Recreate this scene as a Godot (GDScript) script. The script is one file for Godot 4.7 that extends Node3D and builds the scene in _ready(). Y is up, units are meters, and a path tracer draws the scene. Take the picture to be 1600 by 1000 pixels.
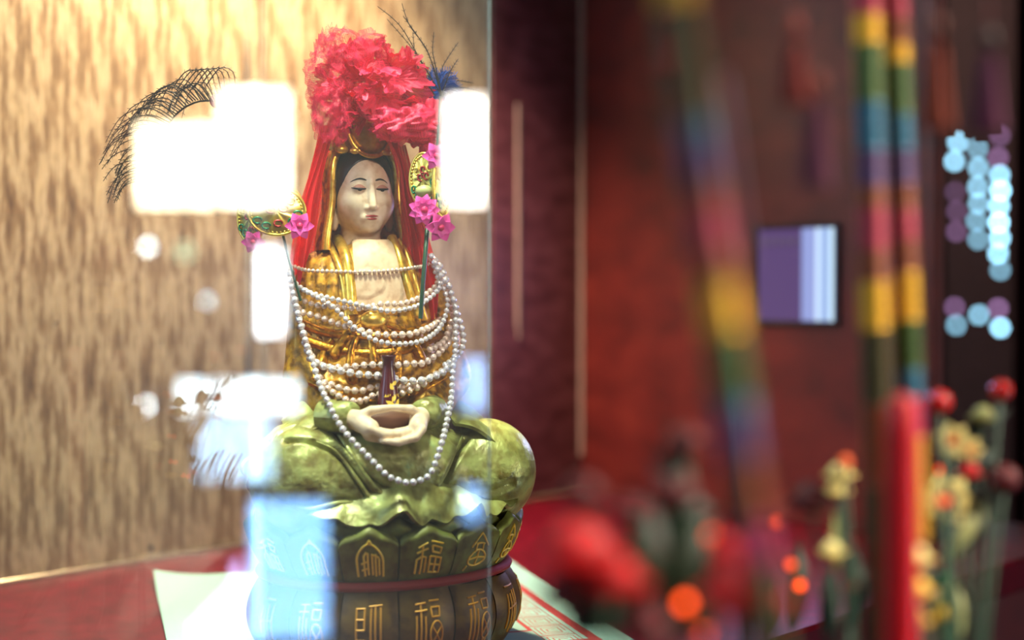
extends Node3D
# A temple display case seen through its sliding glass: a gilded seated goddess statue hung with pearls,
# incense sticks and artificial flowers in front of the case, daylight windows behind the viewer.
# Units are metres, y is up, the altar table's top is y = 0. The camera stands at (0, 0.317, 0) and looks along -z.

const EYE := Vector3(0, 0.317, 0)
const WALL_N := Vector3(0.7106, 0, 0.7036)     # normal of the case's back wall
const WALL_D := Vector3(0.7036, 0, -0.7106)    # along the back wall, to the right
const WALL_AT := -1.4165                        # WALL_N . p on the back wall
const GLASS_AT := -0.76
const STATUE := Vector3(-0.113, 0.003, -1.2)
const STATUE_TURN := 22.0

var rng := RandomNumberGenerator.new()
var M := {}
var root_statue: Node3D
var to_world: Transform3D
var to_local_frame: Transform3D

# ------------------------------------------------------------------ mesh building
class Mb:
	var v := PackedVector3Array()
	var uv := PackedVector2Array()
	var col := PackedColorArray()
	var idx := PackedInt32Array()
	var use_col := false

	func vert(p: Vector3, t := Vector2.ZERO, c := Color.WHITE) -> int:
		v.append(p)
		uv.append(t)
		col.append(c)
		return v.size() - 1

	func tri(a: int, b: int, c: int) -> void:
		idx.append(a)
		idx.append(b)
		idx.append(c)

	func quad(a: int, b: int, c: int, d: int) -> void:   # clockwise seen from outside
		tri(a, b, c)
		tri(a, c, d)

	func face(a: Vector3, b: Vector3, c: Vector3, d: Vector3, s := 1.0) -> void:
		var w := a.distance_to(b) * s
		var h := b.distance_to(c) * s
		quad(vert(a, Vector2(0, h)), vert(b, Vector2(w, h)), vert(c, Vector2(w, 0)), vert(d, Vector2(0, 0)))

	func grid(f: Callable, nu: int, nv: int, close := false, flip := false, us := 1.0, vs := 1.0) -> void:
		var at := v.size()
		for j in nv + 1:
			for i in nu + 1:
				var u := float(i) / nu
				var w := float(j) / nv
				vert(f.call(0.0 if close and i == nu else u, w), Vector2(u * us, w * vs))
		for j in nv:
			for i in nu:
				var a := at + j * (nu + 1) + i
				var b := a + 1
				var c := a + nu + 2
				var d := a + nu + 1
				if flip:
					quad(a, b, c, d)
				else:
					quad(a, d, c, b)

	# a sheet with thickness: f(u, v) is its outer face; pts are pushed back along the sheet's normal
	func shell(f: Callable, nu: int, nv: int, t: float, us := 1.0, vs := 1.0) -> void:
		var p := []
		for j in nv + 1:
			for i in nu + 1:
				p.append(f.call(float(i) / nu, float(j) / nv))
		var q := []
		for j in nv + 1:
			for i in nu + 1:
				var du: Vector3 = p[j * (nu + 1) + mini(i + 1, nu)] - p[j * (nu + 1) + maxi(i - 1, 0)]
				var dv: Vector3 = p[mini(j + 1, nv) * (nu + 1) + i] - p[maxi(j - 1, 0) * (nu + 1) + i]
				var n := du.cross(dv).normalized()
				q.append(p[j * (nu + 1) + i] - n * t)
		var a0 := v.size()
		for j in nv + 1:
			for i in nu + 1:
				vert(p[j * (nu + 1) + i], Vector2(us * i / nu, vs * j / nv))
		var b0 := v.size()
		for j in nv + 1:
			for i in nu + 1:
				vert(q[j * (nu + 1) + i], Vector2(us * i / nu, vs * j / nv))
		var s := nu + 1
		for j in nv:
			for i in nu:
				var a := j * s + i
				quad(a0 + a, a0 + a + s, a0 + a + s + 1, a0 + a + 1)
				quad(b0 + a, b0 + a + 1, b0 + a + s + 1, b0 + a + s)
		var rim := []
		for i in nu: rim.append(i)
		for j in nv: rim.append(j * s + nu)
		for i in nu: rim.append(nv * s + nu - i)
		for j in nv: rim.append((nv - j) * s)
		var e0 := v.size()
		for k in rim:
			vert(p[k]); vert(q[k])
		var m := rim.size()
		for k in m:
			var a := e0 + 2 * k
			var b := e0 + 2 * ((k + 1) % m)
			quad(a, b, b + 1, a + 1)

	func tube(path: Array, radii, sides := 8, caps := true) -> void:
		var n := path.size()
		var at := v.size()
		var up := Vector3.UP
		var run := 0.0
		for k in n:
			var p: Vector3 = path[k]
			var t: Vector3 = (path[mini(k + 1, n - 1)] - path[maxi(k - 1, 0)])
			t = t.normalized() if t.length() > 1e-9 else Vector3.UP
			if absf(t.dot(up)) > 0.98:
				up = Vector3.RIGHT if absf(t.x) < 0.9 else Vector3.BACK
			var s := t.cross(up).normalized()
			up = s.cross(t).normalized()
			var r: float = radii[k] if radii is Array else radii
			if k > 0: run += p.distance_to(path[k - 1])
			for i in sides + 1:
				var a := TAU * i / sides
				vert(p + (s * cos(a) + up * sin(a)) * r, Vector2(float(i) / sides, run))
		for k in n - 1:
			for i in sides:
				var a := at + k * (sides + 1) + i
				quad(a, a + 1, a + sides + 2, a + sides + 1)
		if caps:
			for e in 2:
				var k := 0 if e == 0 else n - 1
				var c := vert(path[k])
				var ring := []
				for i in sides: ring.append(vert(v[at + k * (sides + 1) + i]))
				for i in sides:
					if e == 0: tri(c, ring[(i + 1) % sides], ring[i])
					else: tri(c, ring[i], ring[(i + 1) % sides])

	func lathe(profile: Array, sides := 24, at := Vector3.ZERO) -> void:   # profile of Vector2(radius, y), from the bottom up
		var n := profile.size()
		var a0 := v.size()
		for k in n:
			for i in sides + 1:
				var a := TAU * i / sides
				vert(at + Vector3(cos(a) * profile[k].x, profile[k].y, sin(a) * profile[k].x), Vector2(float(i) / sides, profile[k].y * 10.0))
		for k in n - 1:
			for i in sides:
				var a := a0 + k * (sides + 1) + i
				quad(a, a + sides + 1, a + sides + 2, a + 1)

	func ball(c: Vector3, r: Vector3, nu := 12, nv := 8, b := Basis.IDENTITY) -> void:
		grid(func(u: float, w: float): return c + b * Vector3(cos(TAU * u) * sin(PI * w) * r.x, cos(PI * w) * r.y, sin(TAU * u) * sin(PI * w) * r.z), nu, nv, true)

	func box(c: Vector3, s: Vector3, ch := 0.0, b := Basis.IDENTITY, us := 1.0) -> void:
		var h := s * 0.5
		ch = minf(ch, minf(h.x, minf(h.y, h.z)) * 0.6)
		var P := func(x: float, y: float, z: float) -> Vector3: return c + b * Vector3(x, y, z)
		for ax in 3:
			for sg in [-1.0, 1.0]:
				var o1 := (ax + 1) % 3
				var o2 := (ax + 2) % 3
				var q := []
				for k in [[-1, -1], [1, -1], [1, 1], [-1, 1]]:
					var p := Vector3.ZERO
					p[ax] = h[ax] * sg
					p[o1] = (h[o1] - ch) * k[0]
					p[o2] = (h[o2] - ch) * k[1]
					q.append(P.call(p.x, p.y, p.z))
				if sg < 0: face(q[0], q[1], q[2], q[3], us)
				else: face(q[3], q[2], q[1], q[0], us)
		if ch > 0:
			for ax in 3:
				var o1 := (ax + 1) % 3
				var o2 := (ax + 2) % 3
				for s1 in [-1.0, 1.0]:
					for s2 in [-1.0, 1.0]:
						var q := []
						for e in [[-1, 0], [1, 0], [1, 1], [-1, 1]]:
							var p := Vector3.ZERO
							p[ax] = (h[ax] - ch) * e[0]
							p[o1] = (h[o1] - (ch if e[1] == 0 else 0.0)) * s1
							p[o2] = (h[o2] - (0.0 if e[1] == 0 else ch)) * s2
							q.append(P.call(p.x, p.y, p.z))
						if s1 * s2 < 0: face(q[0], q[1], q[2], q[3], us)
						else: face(q[3], q[2], q[1], q[0], us)
			for sx in [-1.0, 1.0]:
				for sy in [-1.0, 1.0]:
					for sz in [-1.0, 1.0]:
						var a := vert(P.call(h.x * sx, (h.y - ch) * sy, (h.z - ch) * sz))
						var d := vert(P.call((h.x - ch) * sx, h.y * sy, (h.z - ch) * sz))
						var e := vert(P.call((h.x - ch) * sx, (h.y - ch) * sy, h.z * sz))
						if sx * sy * sz > 0: tri(a, e, d)
						else: tri(a, d, e)

	func mesh() -> ArrayMesh:
		var n := PackedVector3Array()
		n.resize(v.size())
		for k in range(0, idx.size(), 3):
			var a := idx[k]
			var b := idx[k + 1]
			var c := idx[k + 2]
			var m := (v[c] - v[a]).cross(v[b] - v[a])
			n[a] += m
			n[b] += m
			n[c] += m
		for k in n.size():
			n[k] = n[k].normalized() if n[k].length_squared() > 1e-24 else Vector3.UP
		var arr := []
		arr.resize(Mesh.ARRAY_MAX)
		arr[Mesh.ARRAY_VERTEX] = v
		arr[Mesh.ARRAY_NORMAL] = n
		arr[Mesh.ARRAY_TEX_UV] = uv
		if use_col: arr[Mesh.ARRAY_COLOR] = col
		arr[Mesh.ARRAY_INDEX] = idx
		var am := ArrayMesh.new()
		am.add_surface_from_arrays(Mesh.PRIMITIVE_TRIANGLES, arr)
		return am

func put(b, called: String, m: Material, parent: Node = null) -> MeshInstance3D:
	var o := MeshInstance3D.new()
	o.name = called
	o.mesh = b.mesh() if b is Mb else b
	o.material_override = m
	(parent if parent else self).add_child(o, true)
	return o

var counts := {}
func numbered(called: String) -> String:
	var k: int = counts.get(called, 0)
	counts[called] = k + 1
	return called if k == 0 else "%s_%03d" % [called, k]

func tag(o: Node, label: String, category: String, group := "") -> Node:
	o.set_meta("label", label)
	o.set_meta("category", category)
	if group: o.set_meta("group", group)
	return o

func thing(called: String, label: String, category: String, group := "", at := Vector3.ZERO) -> Node3D:
	var o := Node3D.new()
	o.name = numbered(called)
	o.position = at
	add_child(o, true)
	tag(o, label, category, group)
	return o

func struct(b, called: String, m: Material) -> MeshInstance3D:
	var o := put(b, called, m)
	o.set_meta("kind", "structure")
	return o

# a point that lies `d` metres in front of the eye where the direction (px, py) of the 1600 x 1000 frame points
func aim(px: float, py: float) -> Vector3:
	return Basis(Vector3.RIGHT, -atan(43.0 / 2100.0)) * Vector3((px - 800.0) / 2100.0, (500.0 - py) / 2100.0, -1.0)
func spot(px: float, py: float, d: float) -> Vector3:
	return EYE + aim(px, py) * d
func on_table(px: float, py: float, y := 0.0) -> Vector3:
	var r := aim(px, py)
	return EYE + r * ((y - EYE.y) / r.y)
func on_wall(px: float, py: float, off := 0.0) -> Vector3:
	var r := aim(px, py)
	return EYE + r * ((WALL_AT + off - WALL_N.dot(EYE)) / WALL_N.dot(r))
# the same in the statue's own axes: on the plane z = z0
func loc(px: float, py: float, z0: float) -> Vector3:
	var o := to_local_frame * EYE
	var r := to_local_frame.basis * aim(px, py)
	return o + r * ((z0 - o.z) / r.z)

func smooth_path(pts: Array, n: int) -> Array:
	var c := Curve3D.new()
	for k in pts.size():
		var a: Vector3 = pts[maxi(k - 1, 0)]
		var b: Vector3 = pts[mini(k + 1, pts.size() - 1)]
		var t := (b - a) / 6.0
		c.add_point(pts[k], -t, t)
	c.bake_interval = 0.002
	var L := c.get_baked_length()
	var out := []
	for k in n + 1: out.append(c.sample_baked(L * k / n, true))
	return out

# ------------------------------------------------------------------ materials
func ramp(cols: Array) -> Gradient:
	var g := Gradient.new()
	var offs := PackedFloat32Array()
	var cs := PackedColorArray()
	for c in cols:
		offs.append(c[0])
		cs.append(c[1])
	g.offsets = offs
	g.colors = cs
	return g

func noise(freq: float, cols, sd := 1, octaves := 4, size := 512, normal := 0.0, kind := FastNoiseLite.TYPE_SIMPLEX_SMOOTH) -> NoiseTexture2D:
	var f := FastNoiseLite.new()
	f.seed = sd
	f.noise_type = kind
	f.frequency = freq
	f.fractal_octaves = octaves
	var t := NoiseTexture2D.new()
	t.width = size
	t.height = size
	t.seamless = true
	t.noise = f
	if normal > 0:
		t.as_normal_map = true
		t.bump_strength = normal
	elif cols:
		t.color_ramp = ramp(cols)
	return t

func mat(c: Color, rough := 0.6, metal := 0.0) -> StandardMaterial3D:
	var m := StandardMaterial3D.new()
	m.albedo_color = c
	m.roughness = rough
	m.metallic = metal
	m.cull_mode = BaseMaterial3D.CULL_DISABLED
	return m

func tri(m: StandardMaterial3D, scale: float, tex: Texture2D, world := false) -> StandardMaterial3D:
	m.albedo_texture = tex
	m.uv1_triplanar = true
	m.uv1_world_triplanar = world
	m.uv1_scale = Vector3.ONE * scale
	return m

func glow(c: Color, e: float) -> StandardMaterial3D:
	var m := mat(Color(0.02, 0.02, 0.02), 0.6)
	m.emission_enabled = true
	m.emission = c
	m.emission_energy_multiplier = e
	return m

func make_materials() -> void:
	var patina := noise(0.012, [[0.0, Color(0.30, 0.22, 0.08)], [0.3, Color(0.46, 0.41, 0.20)], [0.5, Color(0.60, 0.60, 0.37)], [0.75, Color(0.70, 0.72, 0.46)], [1.0, Color(0.56, 0.68, 0.52)]], 3, 5)
	var worn := noise(0.02, [[0.0, Color(0.22, 0.13, 0.04)], [0.35, Color(0.50, 0.32, 0.09)], [0.55, Color(0.80, 0.55, 0.14)], [1.0, Color(0.95, 0.75, 0.28)]], 9, 5)
	var bump := noise(0.03, null, 5, 5, 512)
	M.patina = tri(mat(Color(1.0, 0.99, 0.90), 0.40, 0.25), 7.0, patina)
	M.patina.heightmap_enabled = true
	M.patina.heightmap_texture = bump
	M.patina.heightmap_scale = 0.09
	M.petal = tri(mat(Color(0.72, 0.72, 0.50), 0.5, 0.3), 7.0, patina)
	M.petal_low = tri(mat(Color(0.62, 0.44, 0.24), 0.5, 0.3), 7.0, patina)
	M.leafgold = tri(mat(Color(1, 1, 1), 0.3, 0.75), 12.0, noise(0.02, [[0.0, Color(0.62, 0.42, 0.12)], [0.4, Color(0.88, 0.68, 0.24)], [1.0, Color(0.98, 0.84, 0.45)]], 10, 5))
	M.gold = tri(mat(Color(1, 0.95, 0.85), 0.3, 0.8), 12.0, worn)
	M.gold.heightmap_enabled = true
	M.gold.heightmap_texture = bump
	M.gold.heightmap_scale = 0.05
	M.mantle = tri(mat(Color(0.95, 0.95, 0.80), 0.45, 0.35), 9.0, worn)
	M.mantle.heightmap_enabled = true
	M.mantle.heightmap_texture = bump
	M.mantle.heightmap_scale = 0.08
	M.goldpaint = mat(Color(0.95, 0.78, 0.26), 0.4, 0.15)
	M.goldpaint_low = mat(Color(0.80, 0.55, 0.14), 0.45, 0.15)
	M.skin = tri(mat(Color(1, 1, 1), 0.5), 10.0, noise(0.015, [[0.0, Color(0.70, 0.55, 0.42)], [0.5, Color(0.86, 0.75, 0.62)], [1.0, Color(0.90, 0.81, 0.69)]], 21))
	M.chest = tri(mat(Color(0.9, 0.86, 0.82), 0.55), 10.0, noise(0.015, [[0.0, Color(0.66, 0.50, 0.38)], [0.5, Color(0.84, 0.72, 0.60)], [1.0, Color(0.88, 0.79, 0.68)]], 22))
	M.hair = mat(Color(0.10, 0.075, 0.10), 0.42)
	M.ink = mat(Color(0.06, 0.045, 0.06), 0.5)
	M.lid = mat(Color(0.66, 0.42, 0.34), 0.6)
	M.eye = mat(Color(0.78, 0.72, 0.68), 0.35)
	M.lips = mat(Color(0.60, 0.07, 0.09), 0.4)
	M.redcord = mat(Color(0.55, 0.03, 0.06), 0.7)
	M.pearl = tri(mat(Color(0.92, 0.91, 0.93), 0.24, 0.35), 1.3, noise(0.02, [[0.0, Color(0.86, 0.80, 0.76)], [0.5, Color(0.93, 0.90, 0.87)], [1.0, Color(0.90, 0.88, 0.93)]], 31, 3, 256), true)
	M.pearl.clearcoat_enabled = true
	M.pearl.clearcoat = 1.0
	M.pearl.clearcoat_roughness = 0.06
	M.pearl_warm = M.pearl.duplicate()
	M.pearl_warm.albedo_color = Color(0.95, 0.86, 0.80)
	M.thread = mat(Color(0.80, 0.76, 0.70), 0.7)
	# tulle: a woven net whose threads cover more than its holes
	var net := Image.create(64, 64, false, Image.FORMAT_RGBA8)
	net.fill(Color(1, 1, 1, 0.62))
	for k in 8:
		net.fill_rect(Rect2i(k * 8, 0, 3, 64), Color(1, 1, 1, 1.0))
		net.fill_rect(Rect2i(0, k * 8, 64, 3), Color(1, 1, 1, 1.0))
	var nt := ImageTexture.create_from_image(net)
	M.tulle = mat(Color(0.92, 0.13, 0.31), 0.55)
	M.tulle.albedo_texture = nt
	M.tulle.transparency = BaseMaterial3D.TRANSPARENCY_ALPHA
	M.tulle.backlight_enabled = true
	M.tulle.backlight = Color(0.62, 0.08, 0.18)
	M.tulle.rim_enabled = true
	M.tulle.rim = 0.5
	M.tulle.rim_tint = 0.7
	var thin := Image.create(64, 64, false, Image.FORMAT_RGBA8)
	thin.fill(Color(1, 1, 1, 0.10))
	for k in 8:
		thin.fill_rect(Rect2i(k * 8, 0, 2, 64), Color(1, 1, 1, 0.55))
		thin.fill_rect(Rect2i(0, k * 8, 64, 2), Color(1, 1, 1, 0.55))
	M.net = M.tulle.duplicate()
	M.net.albedo_texture = ImageTexture.create_from_image(thin)
	M.veil = mat(Color(0.90, 0.11, 0.16), 0.6)
	M.veil.albedo_texture = nt
	M.veil.transparency = BaseMaterial3D.TRANSPARENCY_ALPHA
	M.veil.backlight_enabled = true
	M.veil.backlight = Color(0.7, 0.06, 0.08)
	M.glaze = mat(Color(0.30, 0.06, 0.08), 0.22)
	M.glaze_in = mat(Color(0.45, 0.42, 0.50), 0.3)
	M.pane = mat(Color(0.93, 0.98, 0.97, 0.03), 0.02)
	M.pane.transparency = BaseMaterial3D.TRANSPARENCY_ALPHA
	M.glass_edge = mat(Color(0.80, 0.90, 0.86, 0.16), 0.35)
	M.glass_edge.transparency = BaseMaterial3D.TRANSPARENCY_ALPHA
	# wood of the back panel, gilded and rubbed; the grain stands upright
	M.panel = mat(Color(1, 1, 1), 0.42, 0.3)
	M.panel.albedo_texture = noise(0.02, [[0.0, Color(0.42, 0.34, 0.26)], [0.3, Color(0.54, 0.46, 0.36)], [0.5, Color(0.585, 0.51, 0.40)], [0.7, Color(0.62, 0.545, 0.44)], [1.0, Color(0.74, 0.67, 0.56)]], 41, 6, 1024)
	M.panel.uv1_scale = Vector3(14.0, 2.0, 1)
	M.panel.detail_enabled = true
	M.panel.detail_blend_mode = BaseMaterial3D.BLEND_MODE_MUL
	M.panel.detail_albedo = noise(0.01, [[0.0, Color(0.50, 0.42, 0.36)], [0.4, Color(0.80, 0.74, 0.68)], [0.6, Color(1, 1, 1)], [1.0, Color(1, 0.98, 0.92)]], 43, 5, 512)
	M.panel.detail_uv_layer = BaseMaterial3D.DETAIL_UV_1
	M.panel.heightmap_enabled = true
	M.panel.heightmap_texture = noise(0.02, null, 41, 6, 1024)
	M.panel.heightmap_scale = 0.04
	M.board = tri(mat(Color(1, 1, 1), 0.4), 3.0, noise(0.02, [[0.0, Color(0.22, 0.09, 0.11)], [0.5, Color(0.33, 0.16, 0.19)], [1.0, Color(0.42, 0.24, 0.27)]], 45))
	M.redwall = tri(mat(Color(1, 1, 1), 0.45), 2.0, noise(0.012, [[0.0, Color(0.24, 0.05, 0.055)], [0.5, Color(0.34, 0.08, 0.08)], [1.0, Color(0.42, 0.13, 0.11)]], 46))
	M.table = tri(mat(Color(0.92, 0.9, 0.95), 0.42), 2.5, noise(0.02, [[0.0, Color(0.30, 0.02, 0.07)], [0.5, Color(0.38, 0.03, 0.10)], [1.0, Color(0.45, 0.05, 0.13)]], 47))
	M.table.metallic_specular = 0.28
	M.darkwood = tri(mat(Color(1, 1, 1), 0.6), 1.5, noise(0.02, [[0.0, Color(0.14, 0.09, 0.095)], [1.0, Color(0.26, 0.17, 0.18)]], 48))
	M.plaster = mat(Color(0.30, 0.27, 0.30), 0.9)
	M.stripwood = mat(Color(0.58, 0.46, 0.45), 0.5)
	M.silverfoil = tri(mat(Color(0.9, 0.88, 0.85), 0.25, 0.8), 60.0, noise(0.03, [[0.0, Color(0.30, 0.24, 0.20)], [0.5, Color(0.75, 0.70, 0.62)], [1.0, Color(1, 1, 1)]], 49))
	M.brass = mat(Color(0.90, 0.72, 0.30), 0.25, 0.9)
	M.medal = mat(Color(0.93, 0.80, 0.36), 0.28, 0.85)
	M.greenfoil = mat(Color(0.02, 0.42, 0.26), 0.25, 0.5)
	M.redfoil = mat(Color(0.60, 0.10, 0.10), 0.3, 0.4)
	M.pinkpetal = mat(Color(0.93, 0.30, 0.66), 0.5)
	M.pinkpetal.backlight_enabled = true
	M.pinkpetal.backlight = Color(0.6, 0.15, 0.4)
	M.pinkdark = mat(Color(0.78, 0.08, 0.34), 0.5)
	M.stem = mat(Color(0.02, 0.22, 0.10), 0.45)
	M.plume = mat(Color(0.07, 0.06, 0.045), 0.5)
	M.plume_green = mat(Color(0.06, 0.24, 0.18), 0.35, 0.5)
	M.plume_blue = mat(Color(0.06, 0.30, 0.66), 0.35, 0.4)
	M.leaf = mat(Color(0.10, 0.16, 0.07), 0.5)
	M.leaf_pale = mat(Color(0.62, 0.62, 0.38), 0.5)
	M.redflower = mat(Color(0.80, 0.05, 0.07), 0.55)
	M.redflower.backlight_enabled = true
	M.redflower.backlight = Color(0.5, 0.02, 0.03)
	M.darkred = mat(Color(0.36, 0.04, 0.05), 0.55)
	M.berry = mat(Color(0.75, 0.04, 0.03), 0.2)
	M.orangeball = mat(Color(0.95, 0.30, 0.08), 0.25, 0.5)
	M.cream = mat(Color(0.97, 0.90, 0.58), 0.5)
	M.orange = mat(Color(0.95, 0.38, 0.12), 0.5)

# ------------------------------------------------------------------ fields (signed distances in the statue's axes)
func ell(p: Vector3, c: Vector3, r: Vector3) -> float:
	var q := p - c
	var k0 := (q / r).length()
	var k1 := (q / (r * r)).length()
	return k0 * (k0 - 1.0) / k1 if k1 > 1e-6 else -minf(r.x, minf(r.y, r.z))

func cap(p: Vector3, a: Vector3, b: Vector3, ra: float, rb: float) -> float:
	var ab := b - a
	var h := clampf((p - a).dot(ab) / ab.length_squared(), 0.0, 1.0)
	return (p - a - ab * h).length() - lerpf(ra, rb, h)

func smin(a: float, b: float, k: float) -> float:
	var h := maxf(k - absf(a - b), 0.0) / k
	return minf(a, b) - h * h * k * 0.25

func f_legs(p: Vector3) -> float:
	var d := cap(p, Vector3(-0.035, 0.15, -0.035), Vector3(-0.082, 0.158, 0.03), 0.050, 0.046)
	d = smin(d, cap(p, Vector3(0.035, 0.15, -0.035), Vector3(0.086, 0.155, 0.024), 0.050, 0.0455), 0.02)
	d = smin(d, cap(p, Vector3(-0.08, 0.148, 0.035), Vector3(-0.012, 0.136, 0.058), 0.040, 0.020), 0.012)
	d = smin(d, cap(p, Vector3(0.082, 0.146, 0.03), Vector3(0.012, 0.136, 0.056), 0.040, 0.020), 0.012)
	d = smin(d, ell(p, Vector3(-0.006, 0.167, 0.028), Vector3(0.070, 0.040, 0.058)), 0.018)
	d = smin(d, ell(p, Vector3(0.0, 0.15, -0.045), Vector3(0.075, 0.06, 0.05)), 0.02)
	return d

func f_torso(p: Vector3) -> float:
	var d := cap(p, Vector3(0.0, 0.20, -0.035), Vector3(-0.004, 0.305, -0.04), 0.056, 0.047)
	d = smin(d, cap(p, Vector3(-0.045, 0.327, -0.04), Vector3(0.037, 0.327, -0.04), 0.023, 0.023), 0.03)
	d = smin(d, cap(p, Vector3(-0.050, 0.322, -0.038), Vector3(-0.062, 0.24, -0.02), 0.026, 0.025), 0.012)
	d = smin(d, cap(p, Vector3(0.042, 0.322, -0.038), Vector3(0.060, 0.24, -0.02), 0.026, 0.025), 0.012)
	d = smin(d, cap(p, Vector3(-0.062, 0.235, -0.015), Vector3(-0.052, 0.206, 0.035), 0.023, 0.016), 0.01)
	d = smin(d, cap(p, Vector3(0.060, 0.235, -0.015), Vector3(0.030, 0.208, 0.035), 0.023, 0.016), 0.01)
	d = smin(d, ell(p, Vector3(-0.008, 0.30, -0.012), Vector3(0.045, 0.06, 0.032)), 0.02)
	d = smin(d, ell(p, Vector3(-0.004, 0.245, 0.005), Vector3(0.05, 0.05, 0.03)), 0.02)
	return d

func f_body(p: Vector3) -> float:
	return minf(f_legs(p), f_torso(p))

func f_head(p: Vector3) -> float:      # head axes: middle of the skull at the origin, face towards +z
	var ax := absf(p.x)
	var s := Vector3(ax, p.y, p.z)
	var d := ell(p, Vector3(0, 0.003, -0.002), Vector3(0.0262, 0.033, 0.030))
	d = smin(d, ell(p, Vector3(0, -0.016, 0.006), Vector3(0.0228, 0.0235, 0.0232)), 0.012)
	d = smin(d, ell(s, Vector3(0.0125, -0.012, 0.016), Vector3(0.0105, 0.011, 0.0105)), 0.008)
	d = smin(d, ell(p, Vector3(0, -0.0315, 0.019), Vector3(0.0085, 0.0062, 0.0075)), 0.008)
	# brow and eye sockets
	d = -smin(-d, ell(s, Vector3(0.0105, 0.0015, 0.0335), Vector3(0.0075, 0.0045, 0.005)), 0.006)
	d = smin(d, ell(s, Vector3(0.0105, 0.0005, 0.0235), Vector3(0.0066, 0.0046, 0.0052)), 0.003)
	# nose
	d = smin(d, cap(p, Vector3(0, 0.008, 0.0285), Vector3(0, -0.0150, 0.0345), 0.0022, 0.0033), 0.004)
	d = smin(d, ell(s, Vector3(0.0035, -0.0165, 0.0300), Vector3(0.0027, 0.0023, 0.0033)), 0.002)
	# mouth
	d = smin(d, ell(p, Vector3(0, -0.0250, 0.0262), Vector3(0.0078, 0.0042, 0.0046)), 0.004)
	# ears with long lobes
	d = smin(d, ell(s, Vector3(0.0262, -0.002, -0.004), Vector3(0.0042, 0.013, 0.0075)), 0.003)
	d = smin(d, ell(s, Vector3(0.0258, -0.022, -0.002), Vector3(0.0042, 0.014, 0.006)), 0.004)
	# neck
	d = smin(d, cap(p, Vector3(0, -0.028, -0.006), Vector3(0, -0.085, -0.010), 0.0178, 0.020), 0.007)
	d = smin(d, ell(p, Vector3(0, -0.049, -0.004), Vector3(0.0195, 0.0045, 0.0195)), 0.003)
	d = smin(d, ell(p, Vector3(0, -0.058, -0.004), Vector3(0.0205, 0.0045, 0.0205)), 0.003)
	return d

func f_hair(p: Vector3) -> float:
	var d := ell(p, Vector3(0, 0.008, -0.008), Vector3(0.0305, 0.0350, 0.0330))
	d = smin(d, ell(Vector3(absf(p.x), p.y, p.z), Vector3(0.0235, -0.005, -0.008), Vector3(0.0075, 0.022, 0.016)), 0.006)
	return -smin(-d, ell(p, Vector3(0, -0.010, 0.030), Vector3(0.0255, 0.0385, 0.034)), 0.003)

var hand_caps := []
func f_hands(p: Vector3) -> float:
	var d := 1e9
	for c in hand_caps:
		d = smin(d, cap(p, c[0], c[1], c[2], c[3]), 0.0014)
	return d

# surface nets: one vertex in each cell the surface crosses, one quad round each crossed edge
func nets(f: Callable, lo: Vector3, hi: Vector3, cell: float, shape = null) -> Mb:
	var B := 4
	var nx := int(ceil((hi.x - lo.x) / cell / B)) * B
	var ny := int(ceil((hi.y - lo.y) / cell / B)) * B
	var nz := int(ceil((hi.z - lo.z) / cell / B)) * B
	var sx := nx + 1
	var sxy := (nx + 1) * (ny + 1)
	var val := PackedFloat32Array()
	val.resize(sxy * (nz + 1))
	val.fill(INF)
	var reach := cell * B * 1.9
	var blocks := []
	for k in range(0, nz, B):
		for j in range(0, ny, B):
			for i in range(0, nx, B):
				var c := lo + Vector3(i + B * 0.5, j + B * 0.5, k + B * 0.5) * cell
				if absf(f.call(c)) < reach:
					blocks.append(Vector3i(i, j, k))
					for z in range(k, k + B + 1):
						for y in range(j, j + B + 1):
							for x in range(i, i + B + 1):
								var at := x + y * sx + z * sxy
								if val[at] == INF:
									val[at] = f.call(lo + Vector3(x, y, z) * cell)
	var m := Mb.new()
	var which := {}
	for b in blocks:
		for z in range(b.z, b.z + B):
			for y in range(b.y, b.y + B):
				for x in range(b.x, b.x + B):
					var at: int = x + y * sx + z * sxy
					var a := [val[at], val[at + 1], val[at + sx], val[at + sx + 1], val[at + sxy], val[at + sxy + 1], val[at + sxy + sx], val[at + sxy + sx + 1]]
					var neg := 0
					for q in a:
						if q < 0: neg += 1
					if neg == 0 or neg == 8: continue
					var sum := Vector3.ZERO
					var n := 0
					for e in [[0, 1], [2, 3], [4, 5], [6, 7], [0, 2], [1, 3], [4, 6], [5, 7], [0, 4], [1, 5], [2, 6], [3, 7]]:
						var u: float = a[e[0]]
						var w: float = a[e[1]]
						if (u < 0) != (w < 0):
							var t := u / (u - w)
							var pa := Vector3(e[0] & 1, (e[0] >> 1) & 1, e[0] >> 2)
							var pb := Vector3(e[1] & 1, (e[1] >> 1) & 1, e[1] >> 2)
							sum += pa.lerp(pb, t)
							n += 1
					which[at] = m.vert(lo + (Vector3(x, y, z) + sum / n) * cell)
	for at in which:
		var here: float = val[at]
		for ax in 3:
			var step: int = [1, sx, sxy][ax]
			var s1: int = [sx, sxy, 1][ax]
			var s2: int = [sxy, 1, sx][ax]
			var there: float = val[at + step]
			if (here < 0) == (there < 0): continue
			var p: int = which.get(at - s1 - s2, -1)
			var q: int = which.get(at - s2, -1)
			var r: int = which[at]
			var s: int = which.get(at - s1, -1)
			if p < 0 or q < 0 or s < 0: continue
			if here < 0: m.quad(p, s, r, q)
			else: m.quad(p, q, r, s)
	if shape:
		for k in m.v.size():
			m.v[k] = shape.call(m.v[k])
	return m

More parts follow.
